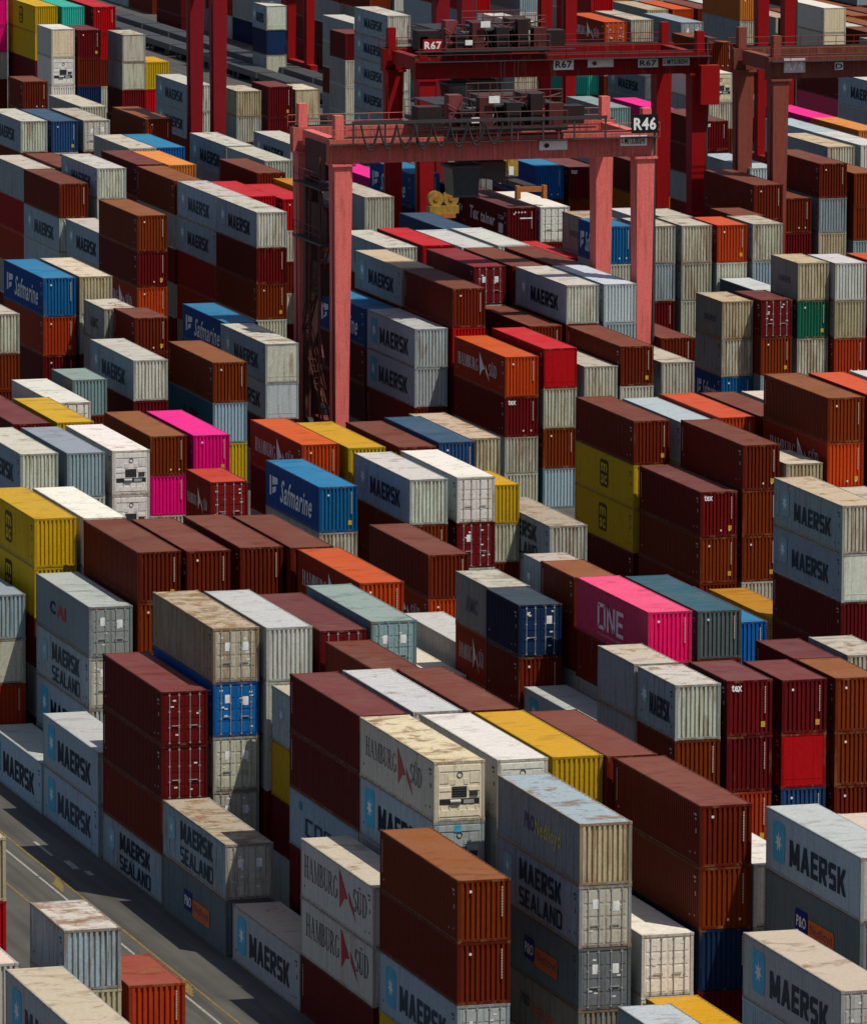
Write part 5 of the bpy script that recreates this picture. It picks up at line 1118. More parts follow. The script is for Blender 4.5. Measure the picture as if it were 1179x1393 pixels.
# containers lower down in the stacks and beyond the ones above: livery, ribbed, across, along, length, base, height
REST = [
('bg',1,69.66,283.17,6.06,7.77,2.591),('gb',0,69.66,283.17,6.06,5.18,2.591),('br',0,69.66,283.17,6.06,2.59,2.591),('mg',0,69.66,283.17,6.06,0.00,2.591),
('br',0,72.52,283.58,6.06,5.18,2.591),('mg',0,72.52,283.58,6.06,2.59,2.591),('bo',0,72.52,283.58,6.06,0.00,2.591),('bg',1,68.19,297.59,6.06,11.28,2.820),
('rd',1,68.19,297.59,6.06,8.46,2.820),('br',0,68.19,297.59,6.06,5.64,2.820),('mg',0,68.19,297.59,6.06,2.82,2.820),('mg',0,68.19,297.59,6.06,-0.00,2.820),
('wp',1,65.74,285.13,6.06,8.46,2.820),('bo',0,65.74,285.13,6.06,5.64,2.820),('mg',0,65.74,285.13,6.06,2.82,2.820),('br',0,65.74,285.13,6.06,-0.00,2.820),
('mg',0,66.92,270.00,12.19,5.85,2.924),('br',0,66.92,270.00,12.19,2.92,2.924),('br',0,66.92,270.00,12.19,0.00,2.924),('M',1,99.31,270.62,12.19,5.64,2.820),
('mg',0,99.31,270.62,12.19,2.82,2.820),('br',0,99.31,270.62,12.19,-0.00,2.820),('mg',0,104.80,283.34,12.19,5.64,2.820),('br',0,104.80,283.34,12.19,2.82,2.820),
('br',0,104.80,283.34,12.19,-0.00,2.820),('mg',0,95.85,283.20,6.06,2.29,2.292),('br',0,95.85,283.20,6.06,0.00,2.292),('br',0,99.33,283.66,12.19,0.00,2.820),
('ms',1,90.78,296.49,12.19,-0.00,2.820),('mg',1,96.25,296.01,12.19,-0.00,2.591),('wr',1,99.17,295.97,12.19,2.82,2.820),('br',0,99.17,295.97,12.19,-0.00,2.820),
('tx',1,101.96,296.29,12.19,2.82,2.820),('br',0,101.96,296.29,12.19,-0.00,2.820),('mg',1,104.53,296.32,12.19,5.64,2.820),('mg',0,104.53,296.32,12.19,2.82,2.820),
('br',0,104.53,296.32,12.19,-0.00,2.820),('mg',1,93.63,309.60,12.19,5.64,2.820),('br',0,93.63,309.60,12.19,2.82,2.820),('br',0,93.63,309.60,12.19,-0.00,2.820),
('mg',1,96.59,309.36,12.19,8.46,2.820),('mg',0,96.59,309.36,12.19,5.64,2.820),('br',0,96.59,309.36,12.19,2.82,2.820),('br',0,96.59,309.36,12.19,-0.00,2.820),
('mg',0,99.24,309.34,12.19,8.46,2.820),('br',0,99.24,309.34,12.19,5.64,2.820),('mg',0,99.24,309.34,12.19,2.82,2.820),('br',0,99.24,309.34,12.19,-0.00,2.820),
('br',0,101.74,308.90,12.19,8.46,2.820),('br',0,101.74,308.90,12.19,5.64,2.820),('mg',0,101.74,308.90,12.19,2.82,2.820),('br',0,101.74,308.90,12.19,-0.00,2.820),
('dr',1,93.66,322.07,12.19,2.82,2.820),('dr',1,93.66,322.07,12.19,-0.00,2.820),('mg',0,96.42,322.28,12.19,8.46,2.820),('br',0,96.42,322.28,12.19,5.64,2.820),
('br',0,96.42,322.28,12.19,2.82,2.820),('mg',0,96.42,322.28,12.19,-0.00,2.820),('mg',0,99.12,322.02,12.19,8.46,2.820),('br',0,99.12,322.02,12.19,5.64,2.820),
('br',0,99.12,322.02,12.19,2.82,2.820),('mg',0,99.12,322.02,12.19,-0.00,2.820),('M',1,96.22,334.59,12.19,-0.00,2.820),('mg',0,99.04,334.58,12.19,7.77,2.820),
('br',0,99.04,334.58,12.19,5.18,2.591),('mg',0,99.04,334.58,12.19,2.59,2.591),('br',0,99.04,334.58,12.19,-0.00,2.591),('br',0,93.47,348.06,12.19,-0.00,2.820),
('mg',1,96.15,347.57,12.19,8.46,2.820),('mg',1,96.15,347.57,12.19,5.64,2.820),('br',1,96.15,347.57,12.19,2.82,2.820),('br',0,96.15,347.57,12.19,-0.00,2.820),
('mg',0,98.93,347.26,12.19,8.23,2.820),('br',0,98.93,347.26,12.19,5.41,2.820),('br',0,98.93,347.26,12.19,2.59,2.820),('mg',0,98.93,347.26,12.19,-0.00,2.591),
('mg',0,101.85,348.04,12.19,8.46,2.820),('br',0,101.85,348.04,12.19,5.64,2.820),('br',0,101.85,348.04,12.19,2.82,2.820),('mg',0,101.85,348.04,12.19,-0.00,2.820),
('br',0,104.75,360.10,12.19,8.46,2.820),('br',0,104.75,360.10,12.19,5.64,2.820),('mg',0,104.75,360.10,12.19,2.82,2.820),('br',0,104.75,360.10,12.19,-0.00,2.820),
('mg',1,93.18,372.90,12.19,-0.00,2.820),('mg',1,96.04,373.40,12.19,5.64,2.820),('br',0,96.04,373.40,12.19,2.82,2.820),('br',0,96.04,373.40,12.19,-0.00,2.820),
('mg',0,98.71,373.02,12.19,8.46,2.820),('br',0,98.71,373.02,12.19,5.64,2.820),('mg',0,98.71,373.02,12.19,2.82,2.820),('br',0,98.71,373.02,12.19,-0.00,2.820),
('br',0,101.84,373.54,12.19,8.46,2.820),('mg',0,101.84,373.54,12.19,5.64,2.820),('br',0,101.84,373.54,12.19,2.82,2.820),('mg',0,101.84,373.54,12.19,-0.00,2.820),
('mg',0,104.51,372.82,12.19,8.46,2.820),('mg',0,104.51,372.82,12.19,5.64,2.820),('br',0,104.51,372.82,12.19,2.82,2.820),('br',0,104.51,372.82,12.19,-0.00,2.820),
('mg',0,90.18,385.30,12.19,0.00,2.523),('br',1,93.49,386.73,12.19,5.64,2.820),('mg',1,93.49,386.73,12.19,2.82,2.820),('br',1,93.49,386.73,12.19,-0.00,2.820),
('mg',1,96.21,386.16,12.19,8.46,2.820),('br',0,96.21,386.16,12.19,5.64,2.820),('mg',0,96.21,386.16,12.19,2.82,2.820),('br',0,96.21,386.16,12.19,-0.00,2.820),
('mg',0,115.60,340.00,6.06,2.88,2.877),('br',0,115.60,340.00,6.06,0.00,2.877),('br',0,115.45,346.20,6.06,2.89,2.894),('mg',0,115.45,346.20,6.06,0.00,2.894),
('br',0,118.39,340.00,6.06,0.00,2.900),('br',0,121.77,341.19,6.06,-0.00,2.820),('mg',0,124.62,341.03,6.06,-0.00,2.820),('br',0,124.57,347.21,6.06,5.64,2.820),
('mg',0,124.57,347.21,6.06,2.82,2.820),('br',0,124.57,347.21,6.06,-0.00,2.820),('mg',0,127.62,347.44,6.06,5.64,2.820),('br',0,127.62,347.44,6.06,2.82,2.820),
('br',0,127.62,347.44,6.06,-0.00,2.820),('wp',1,122.24,321.84,12.19,2.82,2.820),('mg',0,122.24,321.84,12.19,0.00,2.820),('mg',1,118.25,352.35,12.19,5.18,2.591),
('br',0,118.25,352.35,12.19,2.59,2.591),('br',0,118.25,352.35,12.19,0.00,2.591),('br',1,121.34,353.32,12.19,7.77,2.591),('mg',0,121.34,353.32,12.19,5.18,2.591),
('br',0,121.34,353.32,12.19,2.59,2.591),('br',0,121.34,353.32,12.19,0.00,2.591),('mg',0,115.75,353.76,12.19,2.35,2.346),('br',0,115.75,353.76,12.19,-0.00,2.346),
('mg',0,126.17,362.88,12.19,5.18,2.591),('br',0,126.17,362.88,12.19,2.59,2.591),('mg',0,126.17,362.88,12.19,-0.00,2.591),('br',1,118.53,365.80,6.06,7.77,2.591),
('mg',1,118.53,365.80,6.06,5.18,2.591),('br',0,118.53,365.80,6.06,2.59,2.591),('br',0,118.53,365.80,6.06,0.00,2.591),('mg',0,119.51,372.00,6.06,7.42,2.473),
('mg',0,119.51,372.00,6.06,4.95,2.473),('br',0,119.51,372.00,6.06,2.47,2.473),('br',0,119.51,372.00,6.06,0.00,2.473),('mg',1,115.48,366.07,6.06,2.88,2.876),
('br',0,115.48,366.07,6.06,0.00,2.876),('mg',1,115.62,372.25,6.06,2.88,2.880),('br',0,115.62,372.25,6.06,0.00,2.880),('mg',0,117.90,391.15,12.19,2.59,2.591),
('br',0,117.90,391.15,12.19,0.00,2.591),('mg',0,116.20,378.42,12.19,2.38,2.378),('br',0,116.20,378.42,12.19,0.00,2.378),('wp',1,113.11,376.00,12.19,3.00,3.005),
('br',0,113.11,376.00,12.19,0.00,3.005),('M',1,132.70,414.54,12.19,2.59,2.591),('br',0,132.70,414.54,12.19,-0.00,2.591),('br',0,118.31,415.63,12.19,2.59,2.591),
('mg',0,118.31,415.63,12.19,-0.00,2.591),('br',1,124.07,415.70,12.19,2.59,2.820),('mg',0,124.07,415.70,12.19,-0.00,2.591),('mg',1,127.15,415.84,12.19,2.59,2.820),
('br',0,127.15,415.84,12.19,-0.00,2.591),('dr',1,120.98,429.00,12.19,5.75,2.878),('mg',1,120.98,429.00,12.19,2.88,2.878),('br',0,120.98,429.00,12.19,0.00,2.878),
('mg',0,123.84,428.42,12.19,5.64,2.820),('br',0,123.84,428.42,12.19,2.82,2.820),('mg',0,123.84,428.42,12.19,-0.00,2.820),('mg',0,127.49,429.49,12.19,5.41,2.820),
('br',0,127.49,429.49,12.19,2.59,2.820),('mg',0,127.49,429.49,12.19,-0.00,2.591),('mg',0,130.06,429.36,12.19,5.64,2.820),('br',0,130.06,429.36,12.19,2.82,2.820),
('br',0,130.06,429.36,12.19,-0.00,2.820),('mg',0,132.56,432.17,12.19,5.41,2.820),('br',0,132.56,432.17,12.19,2.59,2.820),('mg',0,132.56,432.17,12.19,-0.00,2.591),
('br',1,130.20,420.50,6.06,2.45,2.446),('bo',0,130.20,420.50,6.06,0.00,2.446),('mg',1,103.34,431.08,12.19,5.64,2.820),('br',0,103.34,431.08,12.19,2.82,2.820),
('mg',0,103.34,431.08,12.19,-0.00,2.820),('mg',1,106.25,430.73,12.19,5.64,2.820),('br',0,106.25,430.73,12.19,2.82,2.820),('br',0,106.25,430.73,12.19,-0.00,2.820),
('mg',0,109.21,430.99,12.19,2.82,2.820),('br',0,109.21,430.99,12.19,-0.00,2.820),('mg',1,114.81,443.05,12.19,2.59,2.591),('br',0,114.81,443.05,12.19,0.00,2.591),
('pk',0,117.60,442.76,12.19,5.18,2.591),('br',0,117.60,442.76,12.19,2.59,2.591),('mg',0,117.60,442.76,12.19,0.00,2.591),('br',0,115.59,431.00,6.06,3.02,3.021),
('mg',0,115.59,431.00,6.06,0.00,3.021),('br',0,109.00,444.51,12.19,5.64,2.820),('mg',0,109.00,444.51,12.19,2.82,2.820),('br',0,109.00,444.51,12.19,-0.00,2.820),
('mg',0,111.50,455.33,12.19,5.41,2.820),('br',0,111.50,455.33,12.19,2.59,2.820),('mg',0,111.50,455.33,12.19,-0.00,2.591),('mg',0,106.13,444.53,12.19,5.64,2.820),
('br',0,106.13,444.53,12.19,2.82,2.820),('mg',0,106.13,444.53,12.19,-0.00,2.820),('br',1,106.96,457.35,12.19,8.00,2.820),('mg',0,106.96,457.35,12.19,5.18,2.820),
('br',0,106.96,457.35,12.19,2.59,2.591),('br',0,106.96,457.35,12.19,-0.00,2.591),('oy',1,114.42,469.00,6.06,6.29,3.147),('mg',0,114.42,469.00,6.06,3.15,3.147),
('br',0,114.42,469.00,6.06,0.00,3.147),('te',1,121.49,473.40,12.19,5.64,2.820),('br',0,121.49,473.40,12.19,2.82,2.820),('mg',0,121.49,473.40,12.19,-0.00,2.820),
('yl',1,126.93,472.65,12.19,2.59,2.820),('mg',0,126.93,472.65,12.19,-0.00,2.591),('br',1,117.08,473.00,6.06,5.07,2.533),('mg',0,117.08,473.00,6.06,2.53,2.533),
('br',0,117.08,473.00,6.06,0.00,2.533),('mg',0,121.28,498.68,12.19,2.82,2.820),('br',0,121.28,498.68,12.19,-0.00,2.820),('mg',1,124.03,498.89,12.19,8.46,2.820),
('br',1,124.03,498.89,12.19,5.64,2.820),('mg',0,124.03,498.89,12.19,2.82,2.820),('br',0,124.03,498.89,12.19,-0.00,2.820),('mg',1,124.14,492.09,6.06,7.53,2.511),
('br',0,124.14,492.09,6.06,5.02,2.511),('mg',0,124.14,492.09,6.06,2.51,2.511),('mg',0,124.14,492.09,6.06,0.00,2.511),('br',1,124.80,485.91,6.06,7.57,2.525),
('mg',0,124.80,485.91,6.06,5.05,2.525),('mg',0,124.80,485.91,6.06,2.52,2.525),('mg',0,124.80,485.91,6.06,0.00,2.525),('bo',1,114.09,486.14,12.19,7.77,2.591),
('br',1,114.09,486.14,12.19,5.18,2.591),('mg',0,114.09,486.14,12.19,2.59,2.591),('mg',0,114.09,486.14,12.19,0.00,2.591),('dr',1,134.08,484.95,12.19,2.59,2.591),
('mg',1,134.08,484.95,12.19,-0.00,2.591),('dr',1,135.00,499.19,12.19,5.18,2.591),('mg',0,135.00,499.19,12.19,2.59,2.591),('br',0,135.00,499.19,12.19,0.00,2.591),
('mg',0,138.18,537.25,12.19,2.82,2.820),('br',0,138.18,537.25,12.19,-0.00,2.820),('mg',1,147.79,537.15,12.19,2.82,2.820),('br',0,147.79,537.15,12.19,-0.00,2.820),
('ho',1,147.84,549.54,12.19,2.82,2.820),('mg',1,147.84,549.54,12.19,-0.00,2.820),('mg',1,147.64,561.85,12.19,8.46,2.820),('br',1,147.64,561.85,12.19,5.64,2.820),
('mg',1,147.64,561.85,12.19,2.82,2.820),('br',1,147.64,561.85,12.19,-0.00,2.820),('rd',1,147.95,575.26,12.19,8.46,2.820),('br',0,147.95,575.26,12.19,5.64,2.820),
('mg',0,147.95,575.26,12.19,2.82,2.820),('br',0,147.95,575.26,12.19,-0.00,2.820),('mt',1,138.01,561.87,12.19,5.64,2.820),('br',0,138.01,561.87,12.19,2.82,2.820),
('mg',0,138.01,561.87,12.19,-0.00,2.820),('mg',1,138.52,549.56,12.19,5.64,2.820),('br',0,138.52,549.56,12.19,2.82,2.820),('bo',0,138.52,549.56,12.19,-0.00,2.820),
('rd',1,138.65,575.73,12.19,8.23,2.820),('ho',1,138.65,575.73,12.19,5.41,2.820),('mg',1,138.65,575.73,12.19,2.59,2.820),('br',1,138.65,575.73,12.19,-0.00,2.591),
('mg',1,141.26,562.20,12.19,10.15,2.538),('br',0,141.26,562.20,12.19,7.62,2.538),('mg',0,141.26,562.20,12.19,5.08,2.538),('mg',0,141.26,562.20,12.19,2.54,2.538),
('br',0,141.26,562.20,12.19,-0.00,2.538),('br',1,141.15,574.51,12.19,11.28,2.820),('mg',0,141.15,574.51,12.19,8.46,2.820),('br',0,141.15,574.51,12.19,5.64,2.820),
('br',0,141.15,574.51,12.19,2.82,2.820),('mg',0,141.15,574.51,12.19,-0.00,2.820),('oo',1,151.48,578.52,12.19,10.82,2.820),('mg',0,151.48,578.52,12.19,8.00,2.820),
('br',0,151.48,578.52,12.19,5.18,2.820),('mg',0,151.48,578.52,12.19,2.59,2.591),('br',0,151.48,578.52,12.19,-0.00,2.591),('mg',1,151.26,590.90,12.19,11.05,2.820),
('br',0,151.26,590.90,12.19,8.23,2.820),('mg',0,151.26,590.90,12.19,5.41,2.820),('br',0,151.26,590.90,12.19,2.59,2.820),('br',0,151.26,590.90,12.19,-0.00,2.591),
('bl',1,153.76,590.83,12.19,11.05,2.820),('br',0,153.76,590.83,12.19,8.23,2.820),('mg',0,153.76,590.83,12.19,5.41,2.820),('mg',0,153.76,590.83,12.19,2.59,2.820),
('br',0,153.76,590.83,12.19,-0.00,2.591),('rd',1,152.98,559.14,12.19,10.36,2.591),('mg',0,152.98,559.14,12.19,7.77,2.591),('br',0,152.98,559.14,12.19,5.18,2.591),
('mg',0,152.98,559.14,12.19,2.59,2.591),('br',0,152.98,559.14,12.19,0.00,2.591),('mg',1,155.61,557.63,12.19,7.69,2.563),('br',1,155.61,557.63,12.19,5.13,2.563),
('mg',1,155.61,557.63,12.19,2.56,2.563),('br',1,155.61,557.63,12.19,-0.00,2.563),('mg',1,159.83,590.78,12.19,8.23,2.820),('br',0,159.83,590.78,12.19,5.41,2.820),
('mg',0,159.83,590.78,12.19,2.59,2.820),('br',0,159.83,590.78,12.19,-0.00,2.591),('br',0,159.66,577.73,12.19,8.23,2.820),('mg',0,159.66,577.73,12.19,5.41,2.820),
('br',0,159.66,577.73,12.19,2.59,2.820),('br',0,159.66,577.73,12.19,-0.00,2.591),('mg',0,156.99,570.49,12.19,8.00,2.820),('br',0,156.99,570.49,12.19,5.18,2.820),
('bo',0,156.99,570.49,12.19,2.59,2.591),('mg',0,156.99,570.49,12.19,-0.00,2.591),('br',1,148.55,619.00,12.19,8.00,2.820),('mg',0,148.55,619.00,12.19,5.18,2.820),
('br',0,148.55,619.00,12.19,2.59,2.591),('br',0,148.55,619.00,12.19,-0.00,2.591),('mg',1,151.76,620.66,12.19,7.77,2.820),('br',0,151.76,620.66,12.19,5.18,2.591),
('mg',0,151.76,620.66,12.19,2.59,2.591),('br',0,151.76,620.66,12.19,-0.00,2.591),('br',1,154.71,620.63,12.19,7.77,2.820),('mg',0,154.71,620.63,12.19,5.18,2.591),
('br',0,154.71,620.63,12.19,2.59,2.591),('mg',0,154.71,620.63,12.19,-0.00,2.591),('mg',1,157.68,633.68,12.19,10.59,2.820),('br',0,157.68,633.68,12.19,7.77,2.820),
('mg',0,157.68,633.68,12.19,5.18,2.591),('br',0,157.68,633.68,12.19,2.59,2.591),('mg',0,157.68,633.68,12.19,-0.00,2.591),('br',0,160.45,620.67,12.19,7.77,2.820),
('mg',0,160.45,620.67,12.19,5.18,2.591),('br',0,160.45,620.67,12.19,2.59,2.591),('mg',0,160.45,620.67,12.19,-0.00,2.591),('br',1,159.13,662.11,6.06,7.77,2.591),
('mg',0,159.13,662.11,6.06,5.18,2.591),('br',0,159.13,662.11,6.06,2.59,2.591),('mg',0,159.13,662.11,6.06,0.00,2.591),('wr',1,172.17,704.00,6.06,5.82,2.909),
('mg',0,172.17,704.00,6.06,2.91,2.909),('br',0,172.17,704.00,6.06,-0.00,2.909),('br',1,174.90,704.00,6.06,8.65,2.883),('nv',1,174.90,704.00,6.06,5.77,2.883),
('mg',0,174.90,704.00,6.06,2.88,2.883),('br',0,174.90,704.00,6.06,-0.00,2.883),('tx',1,179.44,703.58,6.06,5.41,2.820),('br',1,179.44,703.58,6.06,2.59,2.820),
('mg',0,179.44,703.58,6.06,-0.00,2.591),('yl',1,181.94,703.75,6.06,8.23,2.820),('rd',1,181.94,703.75,6.06,5.41,2.820),('br',0,181.94,703.75,6.06,2.59,2.820),
('bo',0,181.94,703.75,6.06,-0.00,2.591),('ms',1,178.00,735.00,12.19,8.62,2.872),('dr',1,178.00,735.00,12.19,5.74,2.872),('mg',0,178.00,735.00,12.19,2.87,2.872),
('br',0,178.00,735.00,12.19,-0.00,2.872),('tg',1,180.90,735.00,12.19,11.40,2.850),('mg',0,180.90,735.00,12.19,8.55,2.850),('br',0,180.90,735.00,12.19,5.70,2.850),
('mg',0,180.90,735.00,12.19,2.85,2.850),('br',0,180.90,735.00,12.19,0.00,2.850),('rd',1,184.57,736.05,12.19,8.46,2.820),('br',1,184.57,736.05,12.19,5.64,2.820),
('mg',1,184.57,736.05,12.19,2.82,2.820),('br',1,184.57,736.05,12.19,-0.00,2.820),('pk',1,174.90,745.00,6.06,11.60,2.900),('pk',1,174.90,745.00,6.06,8.70,2.900),
('mg',1,174.90,745.00,6.06,5.80,2.900),('br',1,174.90,745.00,6.06,2.90,2.900),('br',1,174.90,745.00,6.06,0.00,2.900),('dr',1,144.64,394.99,12.19,0.00,2.906),
('br',1,144.70,421.00,12.19,0.00,2.910),('mg',1,147.48,421.00,12.19,0.00,2.900),('mg',1,147.86,434.15,12.19,5.64,2.820),('br',0,147.86,434.15,12.19,2.82,2.820),
('br',0,147.86,434.15,12.19,-0.00,2.820),('br',0,150.39,434.00,12.19,5.76,2.880),('mg',0,150.39,434.00,12.19,2.88,2.880),('br',0,150.39,434.00,12.19,0.00,2.880),
('mg',0,153.23,434.00,12.19,5.75,2.873),('br',0,153.23,434.00,12.19,2.87,2.873),('br',0,153.23,434.00,12.19,0.00,2.873),('wp',1,156.14,434.00,12.19,8.62,2.872),
('mg',0,156.14,434.00,12.19,5.74,2.872),('br',0,156.14,434.00,12.19,2.87,2.872),('br',0,156.14,434.00,12.19,0.00,2.872),('mg',0,153.10,421.00,12.19,5.76,2.881),
('br',0,153.10,421.00,12.19,2.88,2.881),('mg',0,153.10,421.00,12.19,-0.00,2.881),('dr',1,156.16,421.00,12.19,8.62,2.873),('br',1,156.16,421.00,12.19,5.75,2.873),
('mg',0,156.16,421.00,12.19,2.87,2.873),('br',0,156.16,421.00,12.19,0.00,2.873),('wg',1,158.99,421.00,12.19,11.53,2.883),('mg',0,158.99,421.00,12.19,8.65,2.883),
('br',0,158.99,421.00,12.19,5.77,2.883),('mg',0,158.99,421.00,12.19,2.88,2.883),('br',0,158.99,421.00,12.19,0.00,2.883),('mg',0,150.23,420.66,6.06,5.18,2.591),
('br',0,150.23,420.66,6.06,2.59,2.591),('mg',0,150.23,420.66,6.06,0.00,2.591),('mg',1,153.08,408.50,12.19,5.84,2.921),('mg',0,153.08,408.50,12.19,2.92,2.921),
('br',0,153.08,408.50,12.19,-0.00,2.921),('mg',1,147.78,472.03,12.19,-0.00,2.591),('br',0,153.66,472.29,12.19,4.96,2.481),('mg',0,153.66,472.29,12.19,2.48,2.481),
('br',0,153.66,472.29,12.19,0.00,2.481),('mg',1,156.24,472.10,12.19,5.64,2.820),('mg',0,156.24,472.10,12.19,2.82,2.820),('br',0,156.24,472.10,12.19,-0.00,2.820),
('mg',1,159.43,472.59,12.19,5.00,2.498),('br',0,159.43,472.59,12.19,2.50,2.498),('mg',0,159.43,472.59,12.19,0.00,2.498),('br',0,163.57,485.00,12.19,5.03,2.513),
('mg',0,163.57,485.00,12.19,2.51,2.513),('br',0,163.57,485.00,12.19,0.00,2.513),('br',0,145.16,485.20,12.19,-0.00,2.820),('rd',1,147.93,485.08,12.19,8.46,2.820),
('dr',1,147.93,485.08,12.19,5.64,2.820),('br',1,147.93,485.08,12.19,2.82,2.820),('mg',0,147.93,485.08,12.19,-0.00,2.820),('br',0,153.53,484.60,12.19,5.64,2.820),
('mg',0,153.53,484.60,12.19,2.82,2.820),('br',0,153.53,484.60,12.19,-0.00,2.820),('br',1,156.39,484.97,12.19,8.46,2.820),('mg',0,156.39,484.97,12.19,5.64,2.820),
('br',0,156.39,484.97,12.19,2.82,2.820),('mg',0,156.39,484.97,12.19,-0.00,2.820),('gb',1,159.18,484.90,12.19,8.46,2.820),('mg',0,159.18,484.90,12.19,5.64,2.820),
('br',0,159.18,484.90,12.19,2.82,2.820),('br',0,159.18,484.90,12.19,-0.00,2.820),('mg',1,145.03,497.51,12.19,-0.00,2.820),('br',1,147.98,498.09,12.19,8.46,2.820),
('br',0,147.98,498.09,12.19,5.64,2.820),('mg',0,147.98,498.09,12.19,2.82,2.820),('br',0,147.98,498.09,12.19,-0.00,2.820),('mg',1,153.37,497.64,12.19,8.46,2.820),
('br',0,153.37,497.64,12.19,5.64,2.820),('br',0,153.37,497.64,12.19,2.82,2.820),('mg',0,153.37,497.64,12.19,-0.00,2.820),('br',1,156.20,497.28,12.19,8.46,2.820),
('mg',0,156.20,497.28,12.19,5.64,2.820),('br',0,156.20,497.28,12.19,2.82,2.820),('mg',0,156.20,497.28,12.19,-0.00,2.820),('br',1,159.36,497.22,12.19,11.28,2.820),
('mg',0,159.36,497.22,12.19,8.46,2.820),('br',0,159.36,497.22,12.19,5.64,2.820),('br',0,159.36,497.22,12.19,2.82,2.820),('mg',0,159.36,497.22,12.19,-0.00,2.820),
('br',1,150.65,511.15,12.19,8.46,2.820),('mg',0,150.65,511.15,12.19,5.64,2.820),('br',0,150.65,511.15,12.19,2.82,2.820),('br',0,150.65,511.15,12.19,-0.00,2.820),
('mg',0,153.72,511.87,12.19,8.46,2.820),('br',0,153.72,511.87,12.19,5.64,2.820),('mg',0,153.72,511.87,12.19,2.82,2.820),('br',0,153.72,511.87,12.19,-0.00,2.820),
('wg',1,156.22,509.96,12.19,11.28,2.820),('br',0,156.22,509.96,12.19,8.46,2.820),('mg',0,156.22,509.96,12.19,5.64,2.820),('br',0,156.22,509.96,12.19,2.82,2.820),
('mg',0,156.22,509.96,12.19,-0.00,2.820),('wg',1,159.21,510.44,12.19,11.28,2.820),('mg',0,159.21,510.44,12.19,8.46,2.820),('mg',0,159.21,510.44,12.19,5.64,2.820),
('br',0,159.21,510.44,12.19,2.82,2.820),('br',0,159.21,510.44,12.19,-0.00,2.820),('br',0,159.13,523.97,12.19,8.23,2.820),('mg',0,159.13,523.97,12.19,5.41,2.820),
('br',0,159.13,523.97,12.19,2.59,2.820),('br',0,159.13,523.97,12.19,-0.00,2.591),('br',0,172.90,498.62,6.06,-0.00,2.591),('tl',1,175.40,497.00,6.06,2.59,2.820),
('mg',0,175.40,497.00,6.06,-0.00,2.591),('hr',0,178.46,497.60,6.06,2.59,2.591),('br',0,178.46,497.60,6.06,-0.00,2.591),('mg',0,181.12,496.86,6.06,2.59,2.591),
('br',0,181.12,496.86,6.06,-0.00,2.591),('nw',1,178.84,504.21,12.19,7.77,2.591),('mg',0,178.84,504.21,12.19,5.18,2.591),('br',0,178.84,504.21,12.19,2.59,2.591),
('mg',0,178.84,504.21,12.19,0.00,2.591),('hp',1,186.83,498.00,12.19,10.22,2.556),('mg',1,186.83,498.00,12.19,7.67,2.556),('br',1,186.83,498.00,12.19,5.11,2.556),
('br',1,186.83,498.00,12.19,2.56,2.556),('mg',0,186.83,498.00,12.19,0.00,2.556),('mg',1,175.77,516.50,6.06,5.79,2.896),('br',1,175.77,516.50,6.06,2.90,2.896),
('mg',1,175.77,516.50,6.06,-0.00,2.896),('mg',1,178.64,516.52,6.06,8.66,2.888),('br',0,178.64,516.52,6.06,5.78,2.888),('mg',0,178.64,516.52,6.06,2.89,2.888),
('br',0,178.64,516.52,6.06,-0.00,2.888),('gb',1,181.52,516.50,6.06,8.68,2.893),('br',0,181.52,516.50,6.06,5.79,2.893),('br',0,181.52,516.50,6.06,2.89,2.893),
('mg',0,181.52,516.50,6.06,0.00,2.893),('br',0,172.83,516.50,6.06,2.91,2.907),('mg',0,172.83,516.50,6.06,-0.00,2.907),('mg',1,169.42,516.50,6.06,8.76,2.920),
('br',0,169.42,516.50,6.06,5.84,2.920),('br',0,169.42,516.50,6.06,2.92,2.920),('mg',0,169.42,516.50,6.06,0.00,2.920),('mr',1,170.21,523.00,6.06,8.67,2.890),
('br',0,170.21,523.00,6.06,5.78,2.890),('mg',0,170.21,523.00,6.06,2.89,2.890),('br',0,170.21,523.00,6.06,-0.00,2.890),('mg',1,176.42,523.00,6.06,11.55,2.888),
('br',0,176.42,523.00,6.06,8.66,2.888),('mg',0,176.42,523.00,6.06,5.78,2.888),('br',0,176.42,523.00,6.06,2.89,2.888),('mg',0,176.42,523.00,6.06,-0.00,2.888),
('wg',1,176.06,529.28,6.06,11.05,2.820),('br',0,176.06,529.28,6.06,8.23,2.820),('mg',0,176.06,529.28,6.06,5.41,2.820),('br',0,176.06,529.28,6.06,2.59,2.820),
('mg',0,176.06,529.28,6.06,-0.00,2.591),('br',1,182.38,523.00,6.06,11.49,2.872),('mg',0,182.38,523.00,6.06,8.62,2.872),('br',0,182.38,523.00,6.06,5.74,2.872),
('br',0,182.38,523.00,6.06,2.87,2.872),('mg',0,182.38,523.00,6.06,-0.00,2.872),('rd',1,167.71,523.00,12.19,8.59,2.863),('br',0,167.71,523.00,12.19,5.73,2.863),
('mg',0,167.71,523.00,12.19,2.86,2.863),('br',0,167.71,523.00,12.19,0.00,2.863),('br',0,169.66,541.63,12.19,7.77,2.820),('mg',0,169.66,541.63,12.19,5.18,2.591),
('br',0,169.66,541.63,12.19,2.59,2.591),('mg',0,169.66,541.63,12.19,-0.00,2.591),('br',1,172.36,541.38,12.19,7.77,2.820),('mg',0,172.36,541.38,12.19,5.18,2.591),
('br',0,172.36,541.38,12.19,2.59,2.591),('mg',0,172.36,541.38,12.19,-0.00,2.591),('br',1,171.40,555.14,12.19,7.77,2.591),('mg',0,171.40,555.14,12.19,5.18,2.591),
